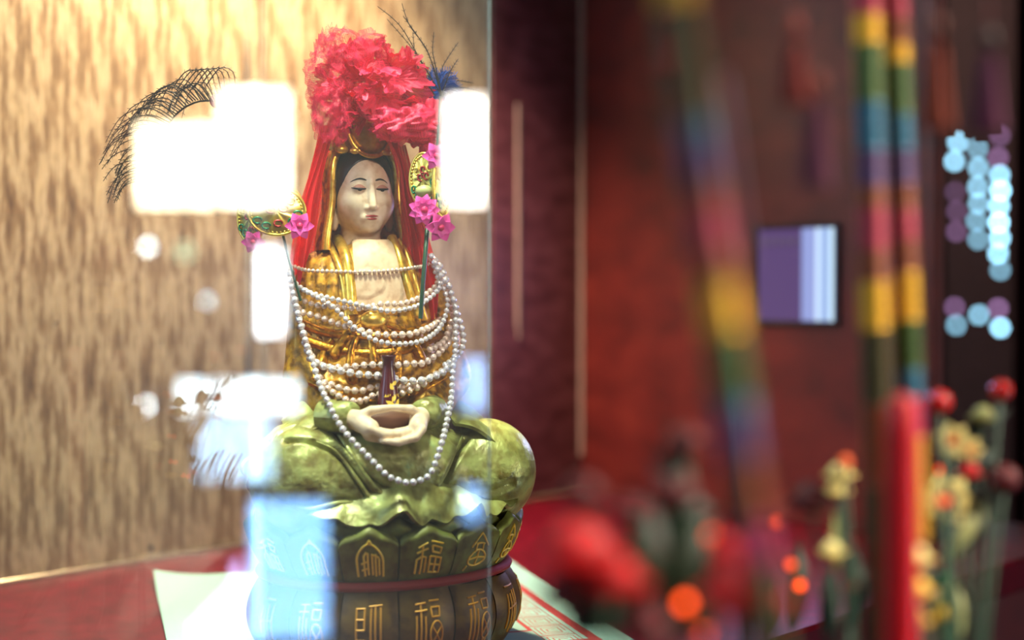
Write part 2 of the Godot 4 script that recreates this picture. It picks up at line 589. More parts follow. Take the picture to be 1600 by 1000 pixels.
# where a ray from the eye first meets a field swollen by `off`; past its silhouette, where it comes nearest
func graze(f: Callable, px: float, py: float, off: float) -> Vector3:
	var o := to_local_frame * EYE
	var r := (to_local_frame.basis * aim(px, py)).normalized()
	var t := 0.95
	var best := 1e9
	var at := o + r * t
	while t < 1.45:
		var p := o + r * t
		var d: float = f.call(p) - off
		if d < best:
			best = d
			at = p
		if d < 0.0003: return p
		t += maxf(d * 0.7, 0.001)
	return at

func carve(m: Mb, curves: Array) -> void:      # curves of [points, depth, width]: a groove, or a ridge where depth < 0
	var n := PackedVector3Array()
	n.resize(m.v.size())
	for k in range(0, m.idx.size(), 3):
		var a := m.idx[k]
		var b := m.idx[k + 1]
		var c := m.idx[k + 2]
		var w := (m.v[c] - m.v[a]).cross(m.v[b] - m.v[a])
		n[a] += w
		n[b] += w
		n[c] += w
	for cv in curves:
		var pts: Array = cv[0]
		var box := AABB(pts[0], Vector3.ZERO)
		for p in pts: box = box.expand(p)
		box = box.grow(cv[2] * 2.5)
		for k in m.v.size():
			var p := m.v[k]
			if not box.has_point(p): continue
			var d2 := 1e9
			for s in pts.size() - 1:
				var q := Geometry3D.get_closest_point_to_segment(p, pts[s], pts[s + 1])
				d2 = minf(d2, p.distance_squared_to(q))
			m.v[k] = p - n[k].normalized() * cv[1] * exp(-d2 / (cv[2] * cv[2]))

func traced(f: Callable, px: Array, off := 0.0, n := 24) -> Array:
	var pts := []
	for q in px: pts.append(graze(f, q[0], q[1], off))
	return smooth_path(pts, n)

func swept_field(f: Callable, a: Vector2, b: Vector2, w: float, off: float) -> Array:
	return []

# ------------------------------------------------------------------ the place
func _ready() -> void:
	rng.seed = 20240607
	var cam := Camera3D.new()
	cam.name = "camera"
	cam.position = EYE
	cam.rotation.x = -atan(43.0 / 2100.0)
	var lens := CameraAttributesPhysical.new()
	lens.frustum_focal_length = 50.4
	lens.frustum_focus_distance = 1.18
	lens.frustum_near = 0.05
	lens.frustum_far = 60.0
	lens.exposure_aperture = 1.9
	cam.attributes = lens
	cam.fov = 26.786
	cam.near = 0.05
	cam.far = 60.0
	add_child(cam)
	var env := Environment.new()
	env.background_mode = Environment.BG_COLOR
	env.background_color = Color(0.25, 0.32, 0.42)
	env.tonemap_mode = Environment.TONE_MAPPER_LINEAR
	env.tonemap_exposure = 1.0
	env.sdfgi_enabled = true
	env.ssao_enabled = true
	env.ssil_enabled = true
	var we := WorldEnvironment.new()
	we.name = "world"
	we.environment = env
	add_child(we)
	# large lights: a spot lamp behind the viewer to the right, a tube lamp in the case's roof, a warm lamp close to the back wall, an added fill window to the left
	lamp_spot("key_lamp", Vector3(1.25, 1.6, 1.35), Vector3(-0.20, 0.62, -1.30), Color(1.0, 0.96, 0.90), 5.5, 0.05, 10.0)
	lamp_tube("case_lamp", Vector3(-0.20, 1.02, -0.95), 0.5, Color(0.90, 1.0, 0.93), 0.36)
	lamp_spot("added_statue_lamp", Vector3(-0.16, 1.0, -0.98), Vector3(-0.105, 0.2, -1.14), Color(0.92, 1.0, 0.90), 1.6, 0.06, 15.0)  # extra spot added to light the statue alone from above
	lamp_spot("added_offering_lamp", Vector3(1.25, 1.30, -0.15), Vector3(0.15, 0.19, -0.60), Color(1.0, 0.95, 0.88), 6.0, 0.05, 10.5)  # added lamp, only there to brighten the flowers and sticks
	lamp_spot("wall_lamp", Vector3(-0.22, 0.96, -1.53), Vector3(-0.33, 0.42, -1.66), Color(1.0, 0.90, 0.72), 2.8, 0.03, 58.0)
	area("side_fill_light", Vector3(-2.30, 1.1, 0.0), Vector3(-0.1, 0.3, -1.2), Vector2(1.0, 1.3), Color(0.72, 0.86, 1.0), 2.0)  # added soft fill from the left
	area("hall_fill_light", Vector3(1.8, 2.3, -4.2), Vector3(1.8, 0.0, -4.6), Vector2(1.2, 0.3), Color(1.0, 0.80, 0.72), 5.0)  # added fill that lifts the dark hall, without a fitting
	make_materials()
	to_world = Transform3D(Basis(Vector3.UP, deg_to_rad(STATUE_TURN)), STATUE)
	to_local_frame = to_world.affine_inverse()
	room()
	display_case()
	build_statue()
	pearls()
	ornaments()
	behind_case()
	offerings()

func lamp_spot(called: String, at: Vector3, to: Vector3, c: Color, e: float, size: float, angle: float) -> void:
	var l := SpotLight3D.new()
	l.name = called + "_light"
	add_child(l)
	l.look_at_from_position(at, to, Vector3.FORWARD if absf((to - at).normalized().y) > 0.95 else Vector3.UP)
	l.light_color = c
	l.light_energy = e
	l.light_size = size
	l.spot_angle = angle
	l.spot_angle_attenuation = 0.6
	l.spot_range = 12.0
	l.spot_attenuation = 2.0
	l.shadow_enabled = true
	var b := l.global_basis
	var o := thing(called, {"key_lamp": "round metal spot lamp high behind the viewer", "added_offering_lamp": "added unseen spot lamp above the offerings", "added_statue_lamp": "added small spot lamp under the case roof above the statue", "wall_lamp": "small metal lamp under the case roof close to the gold panel"}[called], "lamp", "", at)
	var m := Mb.new()
	m.tube([b.z * 0.16, b.z * 0.10, b.z * 0.012], [0.035, 0.045, size + 0.02], 20)
	put(m, "housing", mat(Color(0.2, 0.2, 0.2), 0.4, 0.6), o)
	var g := Mb.new()
	g.tube([b.z * 0.011, b.z * 0.006], [size, size], 20)
	put(g, "lamp_face", glow(c, 4.0), o)

func lamp_tube(called: String, at: Vector3, length: float, c: Color, e: float) -> void:
	area(called + "_light", at - Vector3(0, 0.02, 0), at - Vector3(0.0, 1.0, 0.12), Vector2(length, 0.22), c, e, WALL_D)
	var o := thing(called, "flat white lamp panel under the roof of the case", "lamp", "", at)
	var m := Mb.new()
	m.box(Vector3(0, 0.03, 0), Vector3(length + 0.04, 0.03, 0.24), 0.004, Basis(WALL_D, Vector3.UP, WALL_N))
	put(m, "housing", mat(Color(0.8, 0.8, 0.8), 0.5), o)
	var g := Mb.new()
	g.box(Vector3(0, 0.006, 0), Vector3(length, 0.016, 0.22), 0.003, Basis(WALL_D, Vector3.UP, WALL_N))
	put(g, "diffuser", glow(c, 4.0), o)

func area(called: String, at: Vector3, to: Vector3, size: Vector2, c: Color, e: float, along := Vector3.ZERO) -> void:
	var l := AreaLight3D.new()
	l.name = called
	add_child(l)
	var z := (at - to).normalized()
	var x := along if along != Vector3.ZERO else Vector3.UP.cross(z).normalized()
	x = (x - z * x.dot(z)).normalized()
	l.global_transform = Transform3D(Basis(x, z.cross(x), z), at)
	l.area_size = size
	l.light_color = c
	l.light_energy = e
	l.area_range = 12.0
	l.shadow_enabled = true

func room() -> void:
	var m := Mb.new()
	m.box(Vector3(0.7, -1.15, -1.4), Vector3(7.2, 0.1, 9.2), 0.0)
	struct(m, "floor", M.darkwood)
	m = Mb.new()
	m.box(Vector3(0.7, 2.45, -1.4), Vector3(7.2, 0.1, 9.2), 0.0)
	struct(m, "ceiling", M.plaster)
	m = Mb.new()
	m.box(Vector3(0.7, 0.65, -5.95), Vector3(7.0, 3.5, 0.1), 0.0)
	struct(m, "wall_far", M.darkwood)
	m = Mb.new()
	m.box(Vector3(0.7, 0.65, 3.15), Vector3(7.0, 3.5, 0.1), 0.0)
	struct(m, "wall_behind", M.plaster)
	m = Mb.new()
	m.box(Vector3(4.07, 0.65, -1.4), Vector3(0.1, 3.5, 9.0), 0.0)
	struct(m, "wall_right", M.plaster)
	# left wall with an opening for the added fill window
	m = Mb.new()
	for w in [[-1.1, 0.40, -5.9, 3.1], [1.80, 2.4, -5.9, 3.1], [0.40, 1.80, -5.9, -0.55], [0.40, 1.80, 0.55, 3.1]]:
		m.box(Vector3(-2.47, (w[0] + w[1]) / 2, (w[2] + w[3]) / 2), Vector3(0.1, w[1] - w[0], w[3] - w[2]), 0.0)
	struct(m, "wall_left", M.plaster)
	window(1, Vector3(-2.46, 1.1, 0.0), Vector2(1.1, 1.4), Color(0.72, 0.86, 1.0), 3.0, 1.0)  # unseen window, added to go with the fill light
	# the right wall's windows and glazed door: [middle y, middle z, height, width, colour, glow]
	var k := 2
	for w in [[0.79, 0.155, 0.30, 0.29, Color(1.0, 0.95, 0.80), 24.0], [0.86, -0.145, 0.43, 0.27, Color(1.0, 0.96, 0.84), 26.0], [0.85, -0.95, 0.40, 0.155, Color(1.0, 0.97, 0.92), 22.0], [0.32, -0.21, 0.32, 0.10, Color(0.92, 0.97, 1.0), 20.0],
			[-0.075, -0.08, 0.12, 0.46, Color(0.86, 0.96, 1.0), 16.0], [-0.27, -0.07, 0.24, 0.30, Color(0.62, 0.80, 0.95), 9.0], [-0.73, -0.27, 0.52, 0.30, Color(0.50, 0.74, 1.0), 10.0], [-0.86, 0.02, 0.32, 0.24, Color(0.78, 0.72, 1.0), 6.0],
			[-0.03, -0.98, 0.19, 0.10, Color(0.55, 0.75, 1.0), 8.0], [-0.48, -0.97, 0.13, 0.07, Color(0.55, 0.75, 1.0), 8.0]]:
		window(k, Vector3(4.0, w[0], w[1]), Vector2(w[3], w[2]), w[4], w[5], -1.0)
		k += 1

	for q in [[0.486, 0.259, 0.016, Color(0.92, 1.0, 0.98), 90.0, "round white lamp globe on the right wall, the highest"], [-0.106, 0.27, 0.016, Color(0.90, 0.98, 1.0), 80.0, "round white lamp globe low on the right wall"], [0.286, 0.039, 0.014, Color(0.75, 0.92, 1.0), 40.0, "small pale blue lamp globe on the right wall"], [0.470, 0.12, 0.030, Color(0.70, 0.95, 0.80), 9.0, "greenish lamp globe on the right wall"]]:
		var o := thing("wall_lamp_globe", q[5], "lamp", "lamp globes on the right wall", Vector3(3.98, q[0], q[1]))
		var g := Mb.new()
		g.ball(Vector3.ZERO, Vector3.ONE * float(q[2]), 16, 10)
		put(g, "globe", glow(q[3], q[4]), o)
		var st := Mb.new()
		st.tube([Vector3(0.04, 0, 0), Vector3(0.01, 0, 0)], 0.008, 10)
		put(st, "bracket", M.brass, o)

func window(n: int, at: Vector3, s: Vector2, c: Color, e: float, facing: float) -> void:
	var o := Node3D.new()
	o.name = "window_%d" % n
	o.position = at
	add_child(o, true)
	o.set_meta("kind", "structure")
	var f := Mb.new()
	for sg in [-1.0, 1.0]:
		f.box(Vector3(0, 0, sg * (s.x / 2 + 0.008)), Vector3(0.03, s.y + 0.03, 0.016), 0.002)
		f.box(Vector3(0, sg * (s.y / 2 + 0.008), 0), Vector3(0.03, 0.016, s.x), 0.002)
	put(f, "window_frame", M.darkwood, o)
	var p := Mb.new()
	p.box(Vector3(-0.004 * facing, 0, 0), Vector3(0.01, s.y, s.x), 0.0)
	put(p, "window_pane", glow(c, e), o)
	if facing < 0:
		area("window_%d_light" % n, at + Vector3(facing * -0.02 - 0.04, 0, 0), at + Vector3(-2.0, 0, 0), s, c, 0.35 * e * s.x * s.y)

func wall_basis() -> Basis:
	return Basis(WALL_D, Vector3.UP, WALL_N)

func display_case() -> void:
	var wb := wall_basis()
	var origin := WALL_N * WALL_AT          # foot of the perpendicular from under the eye
	var along := func(px: float) -> float: return (on_wall(px, 500.0)).dot(WALL_D)
	var x0: float = along.call(-160.0)
	var x1: float = along.call(765.0)
	var x2: float = along.call(908.0)
	# gilded wooden panel (grain along its height)
	var m := Mb.new()
	var c := origin + WALL_D * (x0 + x1) / 2 + Vector3(0, 0.55, 0) - WALL_N * 0.012
	m.box(c, Vector3(x1 - x0, 1.1, 0.024), 0.0015, wb)
	struct(m, "wall_back", M.panel)
	# purple-brown board beside it
	m = Mb.new()
	m.box(origin + WALL_D * (x1 + x2) / 2 + Vector3(0, 0.55, 0) - WALL_N * 0.010, Vector3(x2 - x1 - 0.002, 1.1, 0.024), 0.002, wb)
	struct(m, "trim_1", M.board)
	# the red wall that meets it in the corner and comes forward to the right
	m = Mb.new()
	var s0 := origin + WALL_D * x2
	m.box(s0 + WALL_N * 0.29 + WALL_D * 0.012 + Vector3(0, 0.55, 0), Vector3(0.024, 1.1, 0.62), 0.002, wb)
	struct(m, "wall_side", M.redwall)
	# pale corner bead
	m = Mb.new()
	m.tube([s0 + WALL_N * 0.004 - WALL_D * 0.004 + Vector3(0, 0.06, 0), s0 + WALL_N * 0.004 - WALL_D * 0.004 + Vector3(0, 1.1, 0)], 0.0034, 8)
	struct(m, "trim_2", M.stripwood)
	# split pale lath on the board
	var lx: float = along.call(806.0)
	m = Mb.new()
	var ya := on_wall(806, 512).y
	m.box(origin + WALL_D * lx + WALL_N * 0.004 + Vector3(0, (ya + 0.60) / 2, 0), Vector3(0.006, 0.60 - ya, 0.004), 0.001, wb)
	m.box(origin + WALL_D * (lx + 0.002) + WALL_N * 0.004 + Vector3(0, ya - 0.006, 0), Vector3(0.003, 0.02, 0.003), 0.0005, wb)
	tag(put(m, "wood_lath", M.stripwood), "thin pale wooden lath on the purple board right of the statue", "lath")
	# foil strip along the foot of the back panel
	m = Mb.new()
	var fa: float = along.call(-150.0)
	m.box(origin + WALL_D * (fa + x2) / 2 + WALL_N * 0.004 + Vector3(0, 0.003, 0), Vector3(x2 - fa, 0.006, 0.006), 0.001, wb)
	struct(m, "baseboard_back", M.silverfoil)
	# case roof
	m = Mb.new()
	m.box(origin + WALL_D * (x0 + x2) / 2 + WALL_N * 0.36 + Vector3(0, 1.115, 0), Vector3(x2 - x0 + 0.1, 0.03, 0.8), 0.003, wb)
	tag(put(m, "case_roof", M.darkwood), "dark wooden roof board closing the display case", "roof")
	# knot holes and a nail in the panel
	for q in [[236, 856, 0.0035], [88, 504, 0.0016], [252, 533, 0.0016]]:
		var k := Mb.new()
		var p := on_wall(q[0], q[1], 0.0005)
		k.tube([p, p + WALL_N * 0.0012], [q[2], q[2] * 0.8], 10)
		tag(put(k, numbered("nail"), M.ink), ["dark round nail head near the foot of the gold panel", "tiny dark nail head in the gold panel near its left edge", "tiny nail head in the gold panel left of the statue"][counts["nail"] - 1], "nail", "nails in the panel")
	# altar table: a lacquered slab that carries the case
	var t := thing("altar_table", "glossy dark red lacquered altar table under the statue", "table")
	m = Mb.new()
	m.box(WALL_N * -1.06 + WALL_D * 0.5 + Vector3(0, -0.02, 0), Vector3(2.6, 0.04, 0.74), 0.004, wb)
	put(m, "table_top", M.table, t)
	m = Mb.new()
	m.box(WALL_N * -1.06 + WALL_D * 0.5 + Vector3(0, -0.57, 0), Vector3(2.5, 1.06, 0.66), 0.004, wb)
	put(m, "table_body", M.redwall, t)
	# the two sliding glass doors
	var top := 1.08
	var gx1: float = (spot(765, 500, 1.061)).dot(WALL_D)
	var gx0: float = (spot(388, 500, 0.902)).dot(WALL_D)
	var gx2: float = (spot(404, 500, 0.90)).dot(WALL_D)
	for e in [["sliding_glass", gx0, gx1, GLASS_AT, "clear sliding glass pane before the statue, mirroring bright windows"], ["sliding_glass", gx2 - 0.62, gx2, GLASS_AT + 0.012, "clear sliding glass pane before the gold panel, at the left"]]:
		var pane := thing("sliding_glass", e[4], "glass pane")
		var g := Mb.new()
		g.box(WALL_N * e[3] + WALL_D * (e[1] + e[2]) / 2 + Vector3(0, top / 2 + 0.002, 0), Vector3(e[2] - e[1], top, 0.004), 0.0, wb)
		put(g, "pane", M.pane, pane)
		for x in [e[1] - 0.0008, e[2] + 0.0008]:
			g = Mb.new()
			g.box(WALL_N * e[3] + WALL_D * x + Vector3(0, top / 2 + 0.002, 0), Vector3(0.0012, top, 0.004), 0.0003, wb)
			put(g, "polished_edge", M.glass_edge, pane)
	paper_sheet()

func paper_sheet() -> void:
	# white printed paper under the statue, its far left corner curling up
	var img := Image.create(1024, 1024, false, Image.FORMAT_RGBA8)
	img.fill(Color(0.54, 0.71, 0.70))
	var red := Color(0.60, 0.16, 0.18)
	var band := func(x0: int, x1: int, y0: int, y1: int) -> void: img.fill_rect(Rect2i(x0, y0, x1 - x0, y1 - y0), red)
	# printed frame and fret pattern of nested rectangles
	for s in [[70, 96], [196, 206]]:
		band.call(1024 - s[1], 1024 - s[0], s[0], 1024 - s[0])
		band.call(512, 1024 - s[0], 1024 - s[1], 1024 - s[0])
	for k in range(0, 1024, 88):
		for r in 4:
			var i := r * 11
			for side in [826]:
				band.call(side + i, side + 90 - i, k + i, k + i + 3)
				band.call(side + i, side + 90 - i, k + 84 - i, k + 87 - i)
				band.call(side + i, side + i + 3, k + i, k + 87 - i)
				band.call(side + 87 - i, side + 90 - i, k + i, k + 87 - i - (22 if r % 2 else 0))
	var pm := mat(Color(1, 1, 1), 0.75)
	pm.albedo_texture = ImageTexture.create_from_image(img)
	var a := on_table(240, 908)
	var b := on_table(790, 874)
	var d := on_table(292, 1000)
	var ex := (b - a).normalized()
	var ez := Vector3(-ex.z, 0, ex.x)
	var w := a.distance_to(b)
	var m := Mb.new()
	m.shell(func(u: float, v: float):
		var p: Vector3 = a + ex * (w * u) + ez * (0.42 * v) + Vector3(0, 0.0012, 0)
		var s: float = maxf(0.0, 0.16 - u - v * 0.55) / 0.16
		var lift := 0.010 * s * s + 0.0012 * sin(u * 9.0 + v * 5.0) * (1.0 if u < 0.35 else 0.2) + 0.0012
		return p + Vector3(0, lift, 0), 60, 60, 0.0004)
	tag(put(m, "printed_paper", pm), "white sheet printed with a red fret border under the statue", "paper")

# ------------------------------------------------------------------ the statue
const RX := 0.122
const RZ := 0.100

func rim_at(t: float, s: float, y: float) -> Vector3:
	return Vector3(RX * s * sin(t), y, RZ * s * cos(t))

func build_statue() -> void:
	root_statue = thing("goddess_statue", "gilded seated goddess statue on a lotus base, wrapped in pearls", "statue")
	root_statue.transform = to_world
	lotus_base()
	robe()
	head()
	hands()
	crown_and_hood()
	tulle_flower()
	vase()
	ribbon_loop()

func upper_petal(t0: float, t1: float, inset: float, tall: float) -> Callable:
	return func(u: float, v: float) -> Vector3:
		var c := absf(u * 2 - 1)
		var t := lerpf(t0, t1, u)
		var edge := 0.0085 * (1.0 - pow(c, 1.5)) + 0.0012 * cos(c * TAU * 1.0) - 0.0036 * pow(c, 6.0)
		var y := lerpf(0.074, 0.1125 + tall + edge, v)
		var s := 0.885 + 0.125 * pow(sin(v * 1.45), 0.8) + 0.040 * pow(v, 5.0) - 0.075 * pow(clampf((v - 0.84) / 0.16, 0.0, 1.0), 2.0) + 0.018 * (1.0 - c * c) * sin(v * PI * 0.9) - inset
		return rim_at(t, s, y)

func lower_petal(t0: float, t1: float) -> Callable:
	return func(u: float, v: float) -> Vector3:
		var c := absf(u * 2 - 1)
		var s := 0.80 + 0.185 * pow(sin(0.22 + v * 2.55), 0.7) + 0.035 * (1.0 - c * c)
		return rim_at(lerpf(t0, t1, u), s, lerpf(0.002, 0.066, v))

func strokes(f: Callable, lines: Array, u0: float, v0: float, du: float, dv: float, w: float) -> Mb:
	var m := Mb.new()
	for l in lines:
		var path := []
		for k in l.size() - 1:
			for s in 4:
				var q: Vector2 = (l[k] as Vector2).lerp(l[k + 1], s / 4.0)
				path.append(q)
		path.append(l[-1])
		var pts := []
		for q in path:
			var u: float = u0 + q.x * du
			var v: float = v0 + q.y * dv
			var p: Vector3 = f.call(u, v)
			var n: Vector3 = (f.call(u + 0.02, v) - p).cross(f.call(u, v + 0.02) - p).normalized()
			pts.append(p + n * 0.0002)
		m.tube(pts, w, 6)
	return m

func ring_line(c: Vector2, r: Vector2, n := 14, a0 := 0.0, a1 := TAU) -> Array:
	var out := []
	for k in n + 1:
		var a := lerpf(a0, a1, float(k) / n)
		out.append(c + Vector2(cos(a) * r.x, sin(a) * r.y))
	return out

func glyph(which: String) -> Array:
	var V := func(x: float, y: float) -> Vector2: return Vector2(x, y)
	match which:
		"fortune":
			return [[Vector2(0.08, 0.88), Vector2(0.42, 0.92)], [Vector2(0.03, 0.72), Vector2(0.44, 0.75)], [Vector2(0.24, 0.88), Vector2(0.22, 0.02)], [Vector2(0.22, 0.56), Vector2(0.04, 0.50), Vector2(0.02, 0.05)], [Vector2(0.22, 0.56), Vector2(0.38, 0.50), Vector2(0.38, 0.05)],
				[Vector2(0.54, 0.96), Vector2(0.98, 0.99)], [Vector2(0.58, 0.84), Vector2(0.94, 0.84), Vector2(0.90, 0.66), Vector2(0.62, 0.66), Vector2(0.58, 0.84)],
				[Vector2(0.54, 0.52), Vector2(0.97, 0.52), Vector2(0.97, 0.04), Vector2(0.54, 0.04), Vector2(0.54, 0.52)], [Vector2(0.755, 0.52), Vector2(0.755, 0.04)], [Vector2(0.54, 0.28), Vector2(0.97, 0.28)]]
		"fortune_fish":
			var g := [[Vector2(0.05, 0.93), Vector2(0.42, 0.95)], [Vector2(0.02, 0.80), Vector2(0.44, 0.82)], [Vector2(0.24, 0.93), Vector2(0.22, 0.0)], [Vector2(0.08, 0.72), Vector2(0.06, 0.04)], [Vector2(0.38, 0.70), Vector2(0.38, 0.06)],
				[Vector2(0.55, 0.98), Vector2(0.92, 0.98)], [Vector2(0.58, 0.86), Vector2(0.90, 0.86), Vector2(0.88, 0.68), Vector2(0.60, 0.68), Vector2(0.58, 0.86)], [Vector2(0.60, 0.50), Vector2(0.94, 0.14)], [Vector2(0.94, 0.50), Vector2(0.58, 0.14)], [Vector2(0.68, 0.06), Vector2(0.76, -0.06), Vector2(0.86, 0.06)]]
			g.append(ring_line(Vector2(0.76, 0.33), Vector2(0.22, 0.27)))
			return g
		"arch":
			var g := [[Vector2(0.30, 0.02), Vector2(0.30, 0.62), Vector2(0.40, 0.72)], [Vector2(0.44, 0.05), Vector2(0.44, 0.70)], [Vector2(0.20, 0.40), Vector2(0.42, 0.44)], [Vector2(0.20, 0.20), Vector2(0.42, 0.24)], [Vector2(0.56, 0.66), Vector2(0.84, 0.62)], [Vector2(0.60, 0.05), Vector2(0.60, 0.64)], [Vector2(0.72, 0.02), Vector2(0.72, 0.70)], [Vector2(0.84, 0.06), Vector2(0.84, 0.60)], [Vector2(0.04, 0.02), Vector2(0.04, 0.55)], [Vector2(0.98, 0.02), Vector2(0.98, 0.55)]]
			g.append(ring_line(Vector2(0.51, 0.53), Vector2(0.47, 0.42), 12, PI, 0.0))
			g.append([Vector2(0.44, 0.95), Vector2(0.51, 1.05), Vector2(0.58, 0.95)])
			return g
		"roofed":
			var g := [[Vector2(0.10, 0.70), Vector2(0.52, 1.02), Vector2(0.95, 0.70)], [Vector2(0.30, 0.72), Vector2(0.74, 0.72)], [Vector2(0.36, 0.72), Vector2(0.34, 0.52)], [Vector2(0.68, 0.72), Vector2(0.70, 0.52)], [Vector2(0.06, 0.30), Vector2(0.98, 0.30)], [Vector2(0.52, 0.52), Vector2(0.52, 0.06)], [Vector2(0.10, 0.10), Vector2(0.0, -0.05)]]
			g.append(ring_line(Vector2(0.52, 0.29), Vector2(0.45, 0.24)))
			return g
		"seal":
			return [[Vector2(0.08, 0.90), Vector2(0.40, 0.90)], [Vector2(0.10, 0.90), Vector2(0.10, 0.02)], [Vector2(0.38, 0.90), Vector2(0.38, 0.50)], [Vector2(0.10, 0.70), Vector2(0.38, 0.70)], [Vector2(0.10, 0.50), Vector2(0.38, 0.50)], [Vector2(0.10, 0.30), Vector2(0.40, 0.30), Vector2(0.40, 0.04), Vector2(0.10, 0.04)],
				[Vector2(0.52, 0.94), Vector2(0.98, 0.96)], [Vector2(0.60, 0.92), Vector2(0.58, 0.02)], [Vector2(0.74, 0.94), Vector2(0.74, 0.0)], [Vector2(0.92, 0.92), Vector2(0.92, 0.16)]]
	return [[Vector2(0.15, 0.95), Vector2(0.85, 0.95)], [Vector2(0.2, 0.8), Vector2(0.1, 0.1)], [Vector2(0.4, 0.8), Vector2(0.36, 0.0)], [Vector2(0.6, 0.85), Vector2(0.6, 0.05)], [Vector2(0.85, 0.85), Vector2(0.8, 0.15)], [Vector2(0.15, 0.5), Vector2(0.85, 0.55)]]

func lotus_base() -> void:
	var base := Node3D.new()
	base.name = "lotus_base"
	root_statue.add_child(base)
	var N := 15
	var step := TAU / N
	var start := deg_to_rad(3.5)
	var signs := {-2: "arch", -1: "arch", 0: "fortune", 1: "roofed", 2: "roofed", 3: "fortune", -3: "fortune"}
	var low_signs := {-2: "fortune_fish", -1: "seal", 0: "fortune_fish", 1: "fortune_fish", 2: "other", 3: "seal", -3: "other"}
	var core := Mb.new()
	core.grid(func(u: float, v: float):
		var prof := [[0.0, 0.001], [0.80, 0.001], [0.90, 0.03], [0.80, 0.07], [0.84, 0.075], [0.92, 0.108], [0.0, 0.108]]
		var k := v * 6.0
		var i := mini(int(k), 5)
		return rim_at(-u * TAU, lerpf(prof[i][0], prof[i + 1][0], k - i), lerpf(prof[i][1], prof[i + 1][1], k - i)), 60, 12, true, true)
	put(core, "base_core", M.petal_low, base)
	for k in N:
		var i := k if k <= N / 2 else k - N
		var t0 := start + (i - 0.485) * step
		var t1 := start + (i + 0.485) * step
		var f := upper_petal(t0, t1, 0.0, 0.0)
		var m := Mb.new()
		m.shell(f, 20, 22, 0.0060)
		put(m, "petal", M.petal, base)
		if signs.has(i):
			put(strokes(f, glyph(signs[i]), 0.27, 0.12, 0.48, 0.62, 0.00095), "character", M.goldpaint, base)
		m = Mb.new()
		m.shell(upper_petal(t0 + step * 0.5, t1 + step * 0.5, 0.085, 0.0055), 14, 10, 0.004)
		put(m, "inner_petal", M.petal, base)
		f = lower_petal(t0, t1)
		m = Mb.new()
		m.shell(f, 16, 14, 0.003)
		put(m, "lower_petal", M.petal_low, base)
		if low_signs.has(i):
			put(strokes(f, glyph(low_signs[i]), 0.24, 0.22, 0.50, 0.66, 0.0009), "character", M.goldpaint_low, base)
	var cord := Mb.new()
	cord.grid(func(u: float, v: float):
		var t: float = u * TAU
		var a: float = v * TAU
		var p := rim_at(t, 0.905 + 0.045 * cos(a), 0.0705 + 0.0042 * sin(a) + 0.0006 * sin(t * 3.0))
		return p, 72, 10, true)
	put(cord, "red_cord", M.redcord, base)

